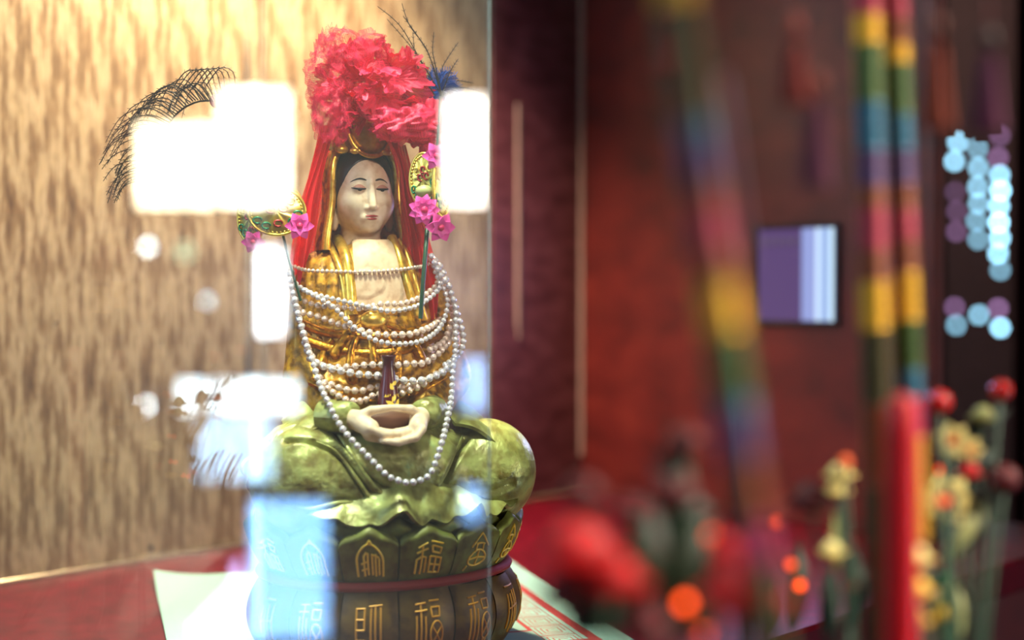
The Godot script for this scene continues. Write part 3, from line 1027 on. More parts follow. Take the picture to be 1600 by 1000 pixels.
func robe() -> void:
	var F := func(p: Vector3) -> float: return f_legs(p)
	var m := nets(F, Vector3(-0.145, 0.095, -0.105), Vector3(0.145, 0.235, 0.115), 0.0018)
	var cuts := []
	for q in [[[[448, 688], [500, 694], [530, 712], [560, 752], [582, 780], [602, 796]], 0.0080, 0.0023],
			[[[420, 690], [445, 670], [480, 662], [515, 667], [535, 690], [575, 745], [620, 775], [660, 782]], 0.0045, 0.0020],
			[[[728, 686], [716, 715], [702, 744], [690, 770], [672, 788]], 0.0080, 0.0023],
			[[[690, 768], [730, 778], [775, 788], [806, 784]], 0.0055, 0.0022],
			[[[412, 700], [440, 664], [480, 652], [518, 658]], -0.0016, 0.0022],
			[[[560, 700], [600, 712], [650, 708], [690, 690]], -0.0010, 0.003],
			[[[600, 796], [640, 786], [672, 788]], 0.003, 0.003],
			[[[520, 690], [548, 712], [580, 750], [604, 776]], -0.0022, 0.0035], [[[708, 700], [696, 730], [682, 758]], -0.0022, 0.0035],
			[[[420, 775], [470, 792], [530, 782], [575, 790]], 0.0045, 0.0022], [[[800, 756], [760, 768], [705, 760]], 0.0030, 0.0030], [[[420, 730], [450, 700], [490, 688]], -0.0012, 0.004]]:
		cuts.append([traced(F, q[0]), q[1], q[2]])
	carve(m, cuts)
	put(m, "robe", M.patina, root_statue)
	for q in [[[[494, 690], [526, 706], [558, 750], [580, 780], [606, 797], [640, 792], [672, 784]], 0.0020], [[[416, 706], [440, 668], [478, 655], [520, 668], [548, 708], [582, 757], [612, 783], [642, 788], [668, 778], [694, 744], [714, 700], [722, 680]], 0.0023], [[[688, 770], [735, 779], [780, 790], [806, 786]], 0.0020], [[[430, 782], [480, 795], [535, 785], [580, 790]], 0.0024]]:
		var fold := Mb.new()
		var fp := traced(F, q[0], -0.0004, 40)
		var fr := []
		for k in fp.size(): fr.append(q[1] * (0.25 + 0.75 * sin(PI * clampf(float(k) / (fp.size() - 1), 0.04, 0.96))))
		fold.tube(fp, fr, 10)
		put(fold, "robe_fold", M.patina, root_statue)
	# pleated hem that falls between the knees over the lotus
	var hem := Mb.new()
	hem.shell(func(u: float, v: float):
		var t := lerpf(-1.35, 1.30, u)
		var fan: float = u * 2 - 1
		var pleat := sin(u * 31.0) * 0.65 + sin(u * 57.0 + 1.0) * 0.35
		var mid := exp(-fan * fan * 5.0)
		var s := lerpf(lerpf(0.72, 0.80, mid), 1.0 + 0.045 * pleat, v)
		var y := lerpf(lerpf(0.140, 0.153, mid), 0.1255, pow(v, 0.85)) + 0.0068 * v * pleat + 0.003 * sin(v * PI) + 0.0055 * (0.5 - absf(sin(u * 42.0 + 0.8 * sin(u * 9.0)))) * (0.25 + 0.75 * v)
		return rim_at(t, s, y), 120, 14, 0.003)
	put(hem, "pleated_hem", M.patina, root_statue)
	# upper body
	var T := func(p: Vector3) -> float: return f_torso(p)
	m = nets(T, Vector3(-0.10, 0.175, -0.105), Vector3(0.10, 0.36, 0.06), 0.0023)
	cuts = []
	for q in [[[[497, 392], [488, 440], [484, 500], [490, 560], [500, 610]], 0.0035, 0.003], [[[515, 385], [506, 430], [500, 480], [504, 540], [520, 590]], 0.003, 0.003],
			[[[478, 415], [470, 470], [470, 530], [482, 600]], 0.003, 0.003], [[[527, 395], [524, 440], [522, 490]], 0.003, 0.0025], [[[650, 400], [658, 450], [662, 500], [655, 560]], 0.003, 0.003],
			[[[668, 420], [680, 480], [682, 540], [672, 590]], 0.003, 0.003], [[[500, 560], [530, 572], [560, 560]], -0.004, 0.004], [[[520, 600], [560, 612], [600, 606]], -0.003, 0.004],
			[[[630, 610], [660, 600], [690, 570]], -0.004, 0.004], [[[545, 520], [530, 545], [505, 550]], -0.005, 0.004], [[[540, 580], [575, 590], [640, 575], [670, 545]], -0.003, 0.003]]:
		cuts.append([traced(T, q[0]), q[1], q[2]])
	carve(m, cuts)
	put(m, "mantle", M.mantle, root_statue)
	# bare chest between the hems
	var chest := Mb.new()
	var lines := [[550, 374, 612, 372], [552, 402, 620, 400], [554, 430, 626, 428], [555, 460, 634, 458], [556, 484, 640, 480]]
	chest.shell(func(u: float, v: float):
		var k := (1.0 - v) * 3.999
		var i := int(k)
		var f := k - i
		var x0 := lerpf(lines[i][0], lines[i + 1][0], f)
		var x1 := lerpf(lines[i][2], lines[i + 1][2], f)
		return graze(T, lerpf(x0, x1, u), lerpf(lines[i][1], lines[i + 1][1], f), 0.0026), 20, 28, 0.004)
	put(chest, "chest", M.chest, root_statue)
	# gold hems, sash and its knot
	for q in [[[[528, 374], [540, 398], [546, 430], [549, 462], [551, 492]], 0.0052], [[[514, 378], [524, 402], [534, 428], [540, 460], [544, 500]], 0.0030], [[[612, 372], [622, 395], [630, 425], [640, 460], [650, 494]], 0.0046], [[[624, 376], [636, 398], [645, 430], [655, 470], [664, 500]], 0.0032]]:
		var r := Mb.new()
		var path := traced(T, q[0], 0.0008, 20)
		r.tube(path, q[1], 8)
		put(r, "gold_hem", M.leafgold, root_statue)
	for q in [[[470, 505], [510, 520], [560, 524], [610, 524], [660, 514], [694, 498]], [[474, 530], [520, 545], [580, 552], [640, 544], [690, 522]], [[486, 596], [530, 616], [590, 624], [650, 612], [694, 588]]]:
		var r := Mb.new()
		r.tube(traced(T, q, 0.0005, 30), 0.0042, 8)
		put(r, "sash", M.gold, root_statue)
	var b := Mb.new()
	var k0 := graze(T, 584, 500, 0.002)
	b.ball(k0, Vector3(0.0125, 0.0085, 0.006), 18, 12)
	put(b, "sash_knot", M.leafgold, root_statue)
	for q in [[[570, 506], [548, 520], [532, 540], [520, 560]], [[566, 512], [552, 540], [548, 575], [556, 600]], [[598, 510], [612, 535], [622, 565], [618, 600]], [[604, 506], [632, 520], [650, 545], [662, 575]], [[580, 512], [582, 545], [590, 580]], [[520, 530], [508, 548], [500, 580]]]:
		var r := Mb.new()
		var path := traced(T, q, 0.001, 14)
		var radii := []
		for k in path.size(): radii.append(lerpf(0.0028, 0.0062, float(k) / path.size()) * (1.0 if k < path.size() - 1 else 0.4))
		r.tube(path, radii, 8)
		put(r, "sash_end", M.gold, root_statue)
	# wide sleeves that spill over the knees beside the hands
	for q in [[-1.0, [[-0.055, 0.222, 0.0], [-0.078, 0.205, 0.018], [-0.062, 0.2, 0.045]]], [1.0, [[0.045, 0.222, 0.0], [0.07, 0.205, 0.018], [0.048, 0.2, 0.05]]]]:
		var r := Mb.new()
		var a: Array = q[1]
		var sg: float = q[0]
		r.shell(func(u: float, v: float):
			var p := Vector3(a[0][0], a[0][1], a[0][2]).lerp(Vector3(a[2][0], a[2][1], a[2][2]), u)
			var out := Vector3(sg * 0.040, -0.020, 0.012) * v + Vector3(0, 0.006 * sin(v * PI) + 0.003 * sin(u * 11.0) * v, 0)
			return p + (out if sg > 0 else Vector3(out.x, out.y, out.z)), 16, 10, 0.003)
		put(r, "sleeve", M.patina, root_statue)

const HEAD := Vector3(-0.0125, 0.4055, -0.030)

func on_face(x: float, y: float, off := 0.0003) -> Vector3:
	var z := 0.05
	while z > 0.0:
		var d := f_head(Vector3(x, y, z))
		if d < 0.0001: break
		z -= maxf(d * 0.6, 0.0001)
	return HEAD + Vector3(x, y, z + off)

func head() -> void:
	var at := func(m: Mb) -> Mb:
		for k in m.v.size(): m.v[k] += HEAD
		return m
	var H := nets(func(p: Vector3): return f_head(p), Vector3(-0.034, -0.088, -0.036), Vector3(0.034, 0.042, 0.044), 0.00115)
	put(at.call(H), "face", M.skin, root_statue)
	var R := nets(func(p: Vector3): return f_hair(p), Vector3(-0.036, -0.034, -0.046), Vector3(0.036, 0.048, 0.034), 0.0016)
	put(at.call(R), "hair", M.hair, root_statue)
	# painted features: brows, lids, lashes, irises, lips
	for s in [-1.0, 1.0]:
		var brow := Mb.new()
		var p := []
		for k in 11:
			var u := k / 10.0
			p.append(on_face(s * lerpf(0.0042, 0.0172, u), 0.0060 + 0.0036 * sin(PI * (0.20 + u * 0.75)), 0.0))
		brow.tube(p, [0.0004, 0.0008, 0.0009, 0.0009, 0.0009, 0.0008, 0.0007, 0.0006, 0.0005, 0.0004, 0.0002], 6)
		put(brow, "eyebrow", M.ink, root_statue)
		var lid := Mb.new()
		lid.grid(func(u: float, v: float): return on_face(s * lerpf(0.0050, 0.0162, u), 0.0010 + lerpf(0.0, 0.0036, v) * sin(PI * lerpf(0.06, 0.94, u)), 0.00012), 14, 4, false, s < 0)
		put(lid, "eyelid", M.lid, root_statue)
		var lash := Mb.new()
		p = []
		for k in 11:
			var u := k / 10.0
			p.append(on_face(s * lerpf(0.0046, 0.0172, u), 0.0006 - 0.0006 * sin(PI * u) + 0.0006 * u, 0.0001))
		lash.tube(p, [0.0004, 0.0007, 0.0009, 0.0010, 0.0011, 0.0011, 0.0010, 0.0009, 0.0008, 0.0006, 0.0003], 6)
		put(lash, "eyelash", M.ink, root_statue)
		var white := Mb.new()
		white.grid(func(u: float, v: float): return on_face(s * lerpf(0.0060, 0.0152, u), 0.0003 - lerpf(0.0, 0.0015, v) * sin(PI * lerpf(0.05, 0.95, u)), 0.0001), 12, 3, false, s > 0)
		put(white, "eyeball", M.eye, root_statue)
		var iris := Mb.new()
		iris.ball(on_face(s * 0.0104, -0.0004, -0.0003), Vector3(0.0020, 0.0013, 0.0008), 10, 6)
		put(iris, "iris", M.ink, root_statue)
	for q in [[0.0010, -0.0236, 0.0060], [-0.0013, -0.0261, 0.0050]]:
		var lip := Mb.new()
		lip.grid(func(u: float, v: float):
			var x := lerpf(-q[2], q[2], u)
			var k := sin(PI * lerpf(0.04, 0.96, u))
			var y: float = q[1] + lerpf(-0.0011, 0.0011, v) * k * (1.0 if q[0] < 0 else 0.9 + 0.25 * absf(u * 2 - 1))
			return on_face(x, y, 0.0004 + 0.0006 * sin(PI * v) * k), 14, 5, false, false)
		put(lip, "lip", M.lips, root_statue)

func ribbon_loop() -> void:
	# a red ribbon tied behind the knee that shows past it at the left
	for k in 2:
		var c := loc(400 + k * 10, 728 + k * 26, -0.02)
		var m := Mb.new()
		m.shell(func(u: float, v: float):
			var a := u * TAU
			return c + Vector3(cos(a) * 0.011 - 0.002, sin(a) * 0.009 + 0.003 * cos(a), (v - 0.5) * 0.012 + 0.002 * sin(a * 2.0)), 26, 3, 0.0006)
		put(m, "ribbon_loop", M.redcord, root_statue)

func hands() -> void:
	var c := Vector3(-0.0175, 0.2045, 0.074)
	var add := func(pts: Array, radii: Array) -> void:
		for k in pts.size() - 1:
			hand_caps.append([c + pts[k] * Vector3(0.77, 0.72, 0.85), c + pts[k + 1] * Vector3(0.77, 0.72, 0.85), radii[k] * 0.8, radii[k + 1] * 0.8])
	# wrists and palms
	add.call([Vector3(-0.052, 0.006, -0.034), Vector3(-0.036, 0.004, -0.010), Vector3(-0.026, -0.004, 0.008)], [0.0125, 0.0105, 0.0095])
	add.call([Vector3(0.052, 0.006, -0.034), Vector3(0.036, 0.004, -0.010), Vector3(0.027, -0.005, 0.010)], [0.0125, 0.0105, 0.0095])
	add.call([Vector3(-0.024, -0.011, 0.002), Vector3(0.0, -0.016, 0.006), Vector3(0.024, -0.012, 0.004)], [0.0085, 0.0080, 0.0085])
	# thumbs that meet above the palms
	add.call([Vector3(-0.036, 0.008, -0.004), Vector3(-0.022, 0.0155, 0.000), Vector3(-0.002, 0.0180, 0.002)], [0.0058, 0.0048, 0.0038])
	add.call([Vector3(0.036, 0.007, -0.004), Vector3(0.022, 0.0155, 0.000), Vector3(0.003, 0.0180, 0.002)], [0.0058, 0.0048, 0.0038])
	# the four fingers of the upper hand, then of the lower one
	for k in 4:
		var back := k * 0.0062
		var shorter := [0.0, 0.0, 0.003, 0.008][k] as float
		add.call([Vector3(-0.028, -0.004 - k * 0.001, 0.014 - back), Vector3(-0.014, -0.0105, 0.0175 - back), Vector3(0.004, -0.0115, 0.0175 - back), Vector3(0.016 - shorter, -0.0085, 0.0155 - back)], [0.0044, 0.0040, 0.0037, 0.0028])
	for k in 4:
		var back := k * 0.0060
		var shorter := [0.003, 0.0, 0.002, 0.006][k] as float
		add.call([Vector3(0.029, -0.006 - k * 0.001, 0.019 - back), Vector3(0.020, -0.0150, 0.0235 - back), Vector3(0.000, -0.0195, 0.0250 - back), Vector3(-0.016 + shorter, -0.0180, 0.0235 - back)], [0.0046, 0.0042, 0.0040, 0.0032])
	var m := nets(func(p: Vector3): return f_hands(p), c + Vector3(-0.056, -0.027, -0.044), c + Vector3(0.056, 0.023, 0.030), 0.00125)
	put(m, "clasped_hands", M.skin, root_statue)
	var shaded_palm := Mb.new()
	shaded_palm.ball(c + Vector3(0, 0.0, -0.012), Vector3(0.025, 0.0125, 0.010), 24, 14)
	put(shaded_palm, "shaded_palm", mat(Color(0.42, 0.25, 0.16), 0.55), root_statue)  # brown tint paints in the shade between the cupped hands
	# gold cuffs
	for s in [-1.0, 1.0]:
		var q := Mb.new()
		var a := c + Vector3(s * 0.048, 0.005, -0.034)
		var b := c + Vector3(s * 0.031, 0.005, -0.010)
		q.tube([a, a.lerp(b, 0.5), b, b.lerp(a, 0.02)], [0.0150, 0.0140, 0.0128, 0.0095], 18)
		put(q, "cuff", M.patina, root_statue)

func crown_and_hood() -> void:
	# hood: a cloth that runs from the crown behind the ears to the shoulders
	var c := HEAD + Vector3(0, 0, -0.010)
	var hood := Mb.new()
	hood.shell(func(u: float, v: float):
		var a := lerpf(-2.05, 2.05, u)
		var y := lerpf(0.352, 0.452, v)
		var r := lerpf(0.041, 0.034, smoothstep(0.0, 0.5, v)) * lerpf(1.0, 0.72, smoothstep(0.72, 1.0, v))
		return Vector3(c.x - sin(a) * r, y, c.z - cos(a) * r * 1.05), 40, 16, 0.0026)
	put(hood, "hood", M.mantle, root_statue)
	for s in [-1.0, 1.0]:
		var e := Mb.new()
		var path := []
		for k in 15:
			var v := k / 14.0
			var y := lerpf(0.352, 0.452, v)
			var r := lerpf(0.0415, 0.034, smoothstep(0.0, 0.5, v)) * lerpf(1.0, 0.72, smoothstep(0.72, 1.0, v))
			path.append(Vector3(c.x - sin(s * 2.05) * r, y, c.z - cos(2.05) * r * 1.05))
		e.tube(path, 0.0042, 8)
		put(e, "hood_edge", M.leafgold, root_statue)
	# topknot under a gilded crown
	var t := Mb.new()
	t.ball(HEAD + Vector3(0, 0.056, -0.006), Vector3(0.027, 0.034, 0.026), 24, 16)
	put(t, "topknot_cover", M.mantle, root_statue)
	var shield := Mb.new()
	shield.ball(HEAD + Vector3(0.003, 0.056, 0.012), Vector3(0.0195, 0.025, 0.013), 24, 16)
	put(shield, "crown_plate", M.leafgold, root_statue)
	var rim := Mb.new()
	var path := []
	for k in 25:
		var a := lerpf(PI * 0.98, TAU + 0.06, k / 24.0)
		path.append(HEAD + Vector3(0.003 + cos(a) * 0.0205, 0.056 + sin(a) * 0.0255, 0.014 + 0.006 * sin(-a)))
	rim.tube(path, 0.0022, 8)
	put(rim, "crown_rim", M.leafgold, root_statue)
	for q in [[-0.023, 0.036, 0.014, 0.007], [0.023, 0.036, 0.014, 0.007], [-0.028, 0.044, 0.004, 0.006], [0.028, 0.043, 0.004, 0.006], [-0.013, 0.0345, 0.021, 0.005], [0.016, 0.0345, 0.021, 0.005]]:
		var b := Mb.new()
		b.ball(HEAD + Vector3(q[0], q[1], q[2]), Vector3(q[3] * 0.9, q[3] * 0.6, q[3] * 0.5), 12, 8)
		put(b, "crown_scroll", M.leafgold, root_statue)
	for s in [-1.0, 1.0]:
		var p := Mb.new()
		p.tube([HEAD + Vector3(s * 0.026, 0.036, 0.004), HEAD + Vector3(s * 0.027, 0.055, 0.006), HEAD + Vector3(s * 0.020, 0.078, 0.006)], [0.0075, 0.008, 0.006], 12)
		put(p, "crown_side", M.gold if s > 0 else M.mantle, root_statue)

func tulle_flower() -> void:
	var o := thing("tulle_flower", "ruffled pink-red tulle flower sitting on the statue's crown", "fabric flower")
	o.transform = to_world
	var c := Vector3(-0.007, 0.497, -0.012)
	var R := Vector3(0.053, 0.043, 0.046)
	var fn := FastNoiseLite.new()
	fn.seed = 77
	fn.frequency = 1.0
	for k in 30:
		# ruffles: strips that wind over the ball, their free edge crumpled
		var g := k * 2.39996
		var h := 1.0 - 2.0 * (k + 0.5) / 30.0
		var axis := Vector3(cos(g) * sqrt(1 - h * h), h, sin(g) * sqrt(1 - h * h))
		if axis.z < -0.55: continue
		var side := axis.cross(Vector3(0.3, 0.5, 0.8)).normalized()
		var other := axis.cross(side)
		var spread := rng.randf_range(0.34, 0.62)
		var turn := rng.randf_range(0, TAU)
		var span := rng.randf_range(3.2, 5.6)
		var sd := k * 9.7
		var waves := rng.randf_range(2.0, 3.6)
		var m := Mb.new()
		m.grid(func(u: float, v: float):
			var a: float = turn + u * span
			var w := fn.get_noise_3d(u * waves * 2.2, v * 1.1, sd)
			var w2 := fn.get_noise_3d(u * waves * 4.6, v * 1.6, sd + 40.0)
			var sp: float = spread * (0.25 + 0.75 * v) + w * 0.34 * v
			var dir: Vector3 = (axis + (side * cos(a) + other * sin(a)) * sp).normalized()
			var r: float = lerpf(0.45, 1.0, pow(v, 0.7)) + (0.16 * w + 0.12 * w2) * (0.3 + v) + 0.012 * sin(u * span * 13.0 + sd) * v
			return c + dir * R * r, 96, 14, false, false, 12.0, 4.0)
		put(m, "ruffle", M.tulle, o)
	var heart := Mb.new()
	heart.grid(func(u: float, v: float):
		var d := Vector3(cos(TAU * u) * sin(PI * v), cos(PI * v), sin(TAU * u) * sin(PI * v))
		return c + d * R * (0.62 + 0.10 * fn.get_noise_3d(d.x * 2, d.y * 2, d.z * 2)), 30, 18, true, false, 4.0, 4.0)
	put(heart, "flower_core", M.tulle, o)
	# thin net loops that stand out at the left, the bottom right and the front
	for q in [[Vector3(-0.052, 0.500, 0.0), Vector3(0.018, 0.040, 0.02), 0.4], [Vector3(-0.050, 0.470, 0.004), Vector3(0.016, 0.026, 0.02), 1.9], [Vector3(-0.028, 0.528, 0.0), Vector3(0.03, 0.016, 0.025), 3.0], [Vector3(0.038, 0.462, 0.010), Vector3(0.020, 0.022, 0.02), 4.6], [Vector3(0.012, 0.462, 0.020), Vector3(0.030, 0.016, 0.02), 5.5]]:
		var m := Mb.new()
		m.grid(func(u: float, v: float):
			var d := Vector3(cos(TAU * u) * sin(PI * (0.08 + v * 0.84)), cos(PI * (0.08 + v * 0.84)), sin(TAU * u) * sin(PI * (0.08 + v * 0.84)))
			return q[0] + d * q[1] * (1.0 + 0.45 * fn.get_noise_3d(d.x * 1.4 + q[2] * 7.0, d.y * 1.4, d.z * 1.4) + 0.30 * fn.get_noise_3d(d.x * 3.5, d.y * 3.5 + q[2] * 5.0, d.z * 3.5) + 0.05 * sin(u * 44.0 + v * 9.0)), 60, 30, true, false, 13.0, 9.0)
		put(m, "net_loop", M.net if q[2] < 3.5 else M.tulle, o)
	# veil
	var veil := thing("red_veil", "sheer dark red veil hanging down both sides of the statue's head", "veil")
	veil.transform = to_world
	for e in [[[[512, 196, -0.008, 24], [500, 250, -0.012, 30], [488, 310, -0.016, 34], [478, 365, -0.020, 32], [468, 410, -0.022, 26], [462, 452, -0.025, 20]], "left"], [[[622, 226, 0.006, 24], [634, 275, 0.002, 36], [645, 330, 0.0, 44], [655, 385, 0.0, 52], [664, 440, 0.0, 54], [672, 505, -0.004, 36]], "right"], [[[610, 214, 0.016, 14], [628, 260, 0.012, 14], [640, 310, 0.008, 16], [655, 365, 0.006, 22], [660, 420, 0.004, 26]], "right"]]:
		var mid := []
		var wid := []
		for q in e[0]:
			mid.append(loc(q[0], q[1], q[2]))
			wid.append(q[3] * 0.00057)
		var path := smooth_path(mid, 40)
		var m := Mb.new()
		var sd: float = mid[0].x * 100
		m.grid(func(u: float, v: float):
			var k := v * 40.0
			var p: Vector3 = path[int(k)]
			var f := v * (wid.size() - 1)
			var i := mini(int(f), wid.size() - 2)
			var w: float = lerpf(wid[i], wid[i + 1], f - i)
			var fold := sin(u * 21.0 + sd + v * 2.0) * 0.0045 + sin(u * 9.0 + v * 3.0) * 0.003
			return p + Vector3((u - 0.5) * w + 0.002 * sin(v * 7.0 + u * 3.0), 0, fold - absf(u - 0.5) * 0.012), 44, 40, false, false, 6.0, 16.0)
		put(m, "veil_fall", M.veil, veil)
	var back := Mb.new()
	back.grid(func(u: float, v: float):
		var a := lerpf(-1.9, 1.9, u)
		var y := lerpf(0.462, 0.33, v)
		var r := lerpf(0.030, 0.060, pow(v, 0.7)) + 0.003 * sin(u * 40.0)
		return Vector3(HEAD.x - sin(a) * r, y, HEAD.z - 0.012 - cos(a) * r * 0.8), 60, 16, false, false, 8.0, 6.0)
	put(back, "veil_back", M.veil, veil)

func vase() -> void:
	var foot := loc(607, 641, 0.057)
	var top := loc(607, 555, 0.057)
	var o := thing("small_vase", "little maroon glazed bottle vase with gold leaves, on the statue's hands", "vase")
	o.transform = to_world * Transform3D(Basis.IDENTITY, foot)
	var h := top.y - foot.y
	var m := Mb.new()
	var prof := []
	for q in [[0.0, 0.0], [0.0088, 0.0], [0.0098, 0.02], [0.0094, 0.14], [0.0082, 0.36], [0.0062, 0.58], [0.0050, 0.78], [0.0050, 0.90], [0.0062, 0.965], [0.0070, 0.985], [0.0069, 1.0], [0.0058, 1.0]]:
		prof.append(Vector2(q[0], q[1] * h))
	m.lathe(prof, 28)
	put(m, "body", M.glaze, o)
	m = Mb.new()
	m.lathe([Vector2(0.0060, h * 0.99), Vector2(0.0045, h * 0.95), Vector2(0.0040, h * 0.80), Vector2(0.0, h * 0.80)], 20)
	put(m, "mouth", M.glaze_in, o)
	for q in [[0.3, 0.24, 0.5], [0.9, 0.30, -0.7], [0.1, 0.42, -0.3], [0.75, 0.16, 0.9], [1.2, 0.36, 0.2], [-0.3, 0.30, 1.0], [0.55, 0.50, 1.2], [-0.1, 0.14, -1.0]]:
		var a: float = q[0]
		var y: float = q[1]
		var leaf := Mb.new()
		leaf.grid(func(u: float, v: float):
			var w := sin(PI * u) * (v - 0.5) * 0.0035
			var s := (u - 0.5) * 0.0085
			var dy := s * cos(q[2]) - w * sin(q[2])
			var dx := s * sin(q[2]) + w * cos(q[2])
			var yy := clampf(y * h + dy, 0.0, h)
			var r := lerpf(0.0097, 0.0050, clampf((yy / h - 0.05) / 0.73, 0.0, 1.0)) + 0.0004
			var t := a + dx / 0.008
			return Vector3(sin(t) * r, yy, cos(t) * r), 8, 3)
		put(leaf, "gold_leaf", M.goldpaint, o)

# ------------------------------------------------------------------ pearls
func pearls() -> void:
	var B := func(p: Vector3) -> float: return f_body(p)
	var list := [
		["short strand of tiny pearls across the statue's neckline, the highest", 3.9, 1, [[454, 428], [456, 416], [470, 420], [486, 423], [522, 424], [558, 425], [591, 424], [627, 421], [648, 418], [664, 415], [676, 408]]],
		["fine pearl strand just under the bare chest, in front of the larger pearls", 5.0, 0, [[456, 424], [459, 440], [480, 455], [504, 463], [534, 470], [561, 476], [582, 481], [606, 486], [630, 484], [654, 477], [672, 465], [684, 453], [687, 444], [680, 425]]],
		["strand of round pearls across the chest, partly behind the fine strand", 5.8, 1, [[458, 452], [470, 467], [492, 476], [519, 479], [540, 480], [566, 482], [594, 475], [612, 475], [630, 474], [651, 467], [669, 457], [684, 441], [681, 423], [672, 405]]],
		["bright long strand of small pearls swinging low across the waist", 5.0, 0, [[462, 446], [484, 458], [519, 478], [546, 504], [564, 519], [585, 531], [612, 537], [636, 537], [660, 532], [681, 519], [693, 501], [699, 477], [696, 459], [687, 435], [678, 416]]],
		["strand of big pearls along the statue's sash, dimmed by shadow", 6.6, 1, [[466, 482], [474, 489], [492, 493], [507, 498], [522, 504], [534, 508], [552, 513], [579, 520], [600, 523], [621, 523], [642, 522], [660, 516], [672, 511], [688, 500]]],
		["strand of big pearls hanging down the left side and across the belly", 7.2, 0, [[460, 459], [461, 474], [468, 502], [473, 516], [478, 540], [485, 555], [495, 567], [510, 574], [531, 579], [546, 582], [561, 585], [576, 586], [590, 587], [627, 594], [643, 595], [660, 594], [672, 591], [684, 586], [696, 579], [704, 568]]],
		["strand of pearls over the belly, just above the big ones", 6.8, 1, [[484, 560], [500, 570], [519, 574], [549, 573], [564, 571], [580, 570], [597, 570], [624, 570], [636, 568], [651, 568], [663, 567], [675, 559], [685, 552], [693, 543], [701, 535], [706, 520]]],
		["lowest belly strand of shaded pearls, passing behind the small vase", 6.6, 1, [[500, 590], [510, 600], [519, 601], [532, 607], [549, 610], [564, 611], [579, 606], [600, 604], [624, 606], [640, 603], [655, 598], [672, 590], [690, 580]]],
		["loop of pearls behind the vase nearest the statue's hands", 6.4, 1, [[505, 600], [516, 610], [531, 620], [544, 626], [560, 627], [573, 624], [587, 617], [624, 615], [636, 611], [646, 608], [662, 600]]],
		["longest pearl necklace, looping below the hands over the lap", 6.0, 0, [[674, 400], [690, 432], [700, 444], [705, 458], [712, 483], [712, 510], [712, 534], [711, 555], [708, 572], [706, 612], [704, 630], [701, 646], [696, 668], [690, 692], [679, 726], [668, 745], [642, 754], [620, 750], [603, 741], [584, 722], [568, 706], [556, 694], [540, 676], [530, 662], [520, 644], [514, 630], [507, 618], [502, 606], [496, 590], [489, 566], [482, 548], [474, 520], [468, 500], [462, 474], [459, 458], [454, 440], [453, 428]]],
		["pearl strand falling from the right shoulder at the outer edge", 6.2, 0, [[672, 398], [690, 420], [702, 452], [712, 480], [720, 510], [724, 530], [720, 548], [708, 562], [696, 570]]],
		["pearl strand from the right shoulder inside the outermost one", 6.2, 1, [[676, 408], [684, 424], [696, 446], [704, 466], [708, 492], [702, 512], [696, 530], [684, 540], [672, 546]]],
	]
	var levels := [0.0, 0.006, 0.002, 0.007, 0.001, 0.006, 0.002, 0.002, 0.004, 0.010, 0.004, 0.002]
	var base := {}
	var n := 0
	for s in list:
		var o := thing("pearl_necklace", s[0], "necklace", "pearl necklaces on the statue")
		o.transform = to_world
		var d: float = s[1] * 0.001
		var pts := []
		for q in s[3]: pts.append(graze(B, q[0], q[1], d * 0.5 + 0.0035 + levels[n]))
		# let it hang: even out the depth along the string
		for it in 3:
			for k in range(1, pts.size() - 1):
				var p: Vector3 = pts[k]
				var avg: float = (pts[k - 1].z + pts[k + 1].z) * 0.5
				if avg > p.z:
					var px: Array = s[3][k]
					pts[k] = loc(px[0], px[1], lerpf(p.z, avg, 0.7))
		var len := 0.0
		for k in pts.size() - 1: len += pts[k].distance_to(pts[k + 1])
		var count := int(len / (d * 1.06))
		var path := smooth_path(pts, count)
		var key := "%d" % int(s[1] * 10)
		if not base.has(key):
			var b := Mb.new()
			b.ball(Vector3.ZERO, Vector3.ONE * d * 0.5, 14, 10)
			base[key] = b.mesh()
		var string := Mb.new()
		string.tube(path, 0.0004, 5)
		put(string, "string", M.thread, o)
		for p in path:
			var e := put(base[key], "pearl", M.pearl_warm if s[2] else M.pearl, o)
			e.position = p
			e.scale = Vector3.ONE * rng.randf_range(0.93, 1.03)
			e.rotation = Vector3(rng.randf() * TAU, rng.randf() * TAU, 0)
		n += 1

# ------------------------------------------------------------------ flower and feather ornaments beside the head
func blossom(parent: Node3D, at: Vector3, r: float, facing: Vector3, n: int, m: Material, heart: Material, called := "blossom") -> void:
	var z := facing.normalized()
	var x := Vector3.UP.cross(z).normalized()
	var y := z.cross(x)
	var b := Basis(x, y, z)
	var f := Node3D.new()
	f.name = called
	f.position = at
	f.basis = b
	parent.add_child(f, true)
	for ring in 2:
		for k in n:
			var a := TAU * (k + ring * 0.5) / n
			var rr := r * (1.0 if ring == 0 else 0.68)
			var p := Mb.new()
			p.shell(func(u: float, v: float):
				var w := 0.42 * sin(PI * (0.12 + 0.86 * pow(v, 0.8))) * (u - 0.5) * 2.0
				var lift := rr * ((0.20 if ring == 0 else 0.5) * v + 0.14 * w * w * 4.0 - 0.22 * v * v * v)
				var d := Vector3(cos(a) * v - sin(a) * w, sin(a) * v + cos(a) * w, 0) * rr
				return d + Vector3(0, 0, lift), 6, 6, r * 0.03)
			put(p, "petal", m, f)
	var h := Mb.new()
	h.ball(Vector3(0, 0, r * 0.15), Vector3(r * 0.22, r * 0.22, r * 0.2), 10, 6)
	put(h, "heart", heart, f)

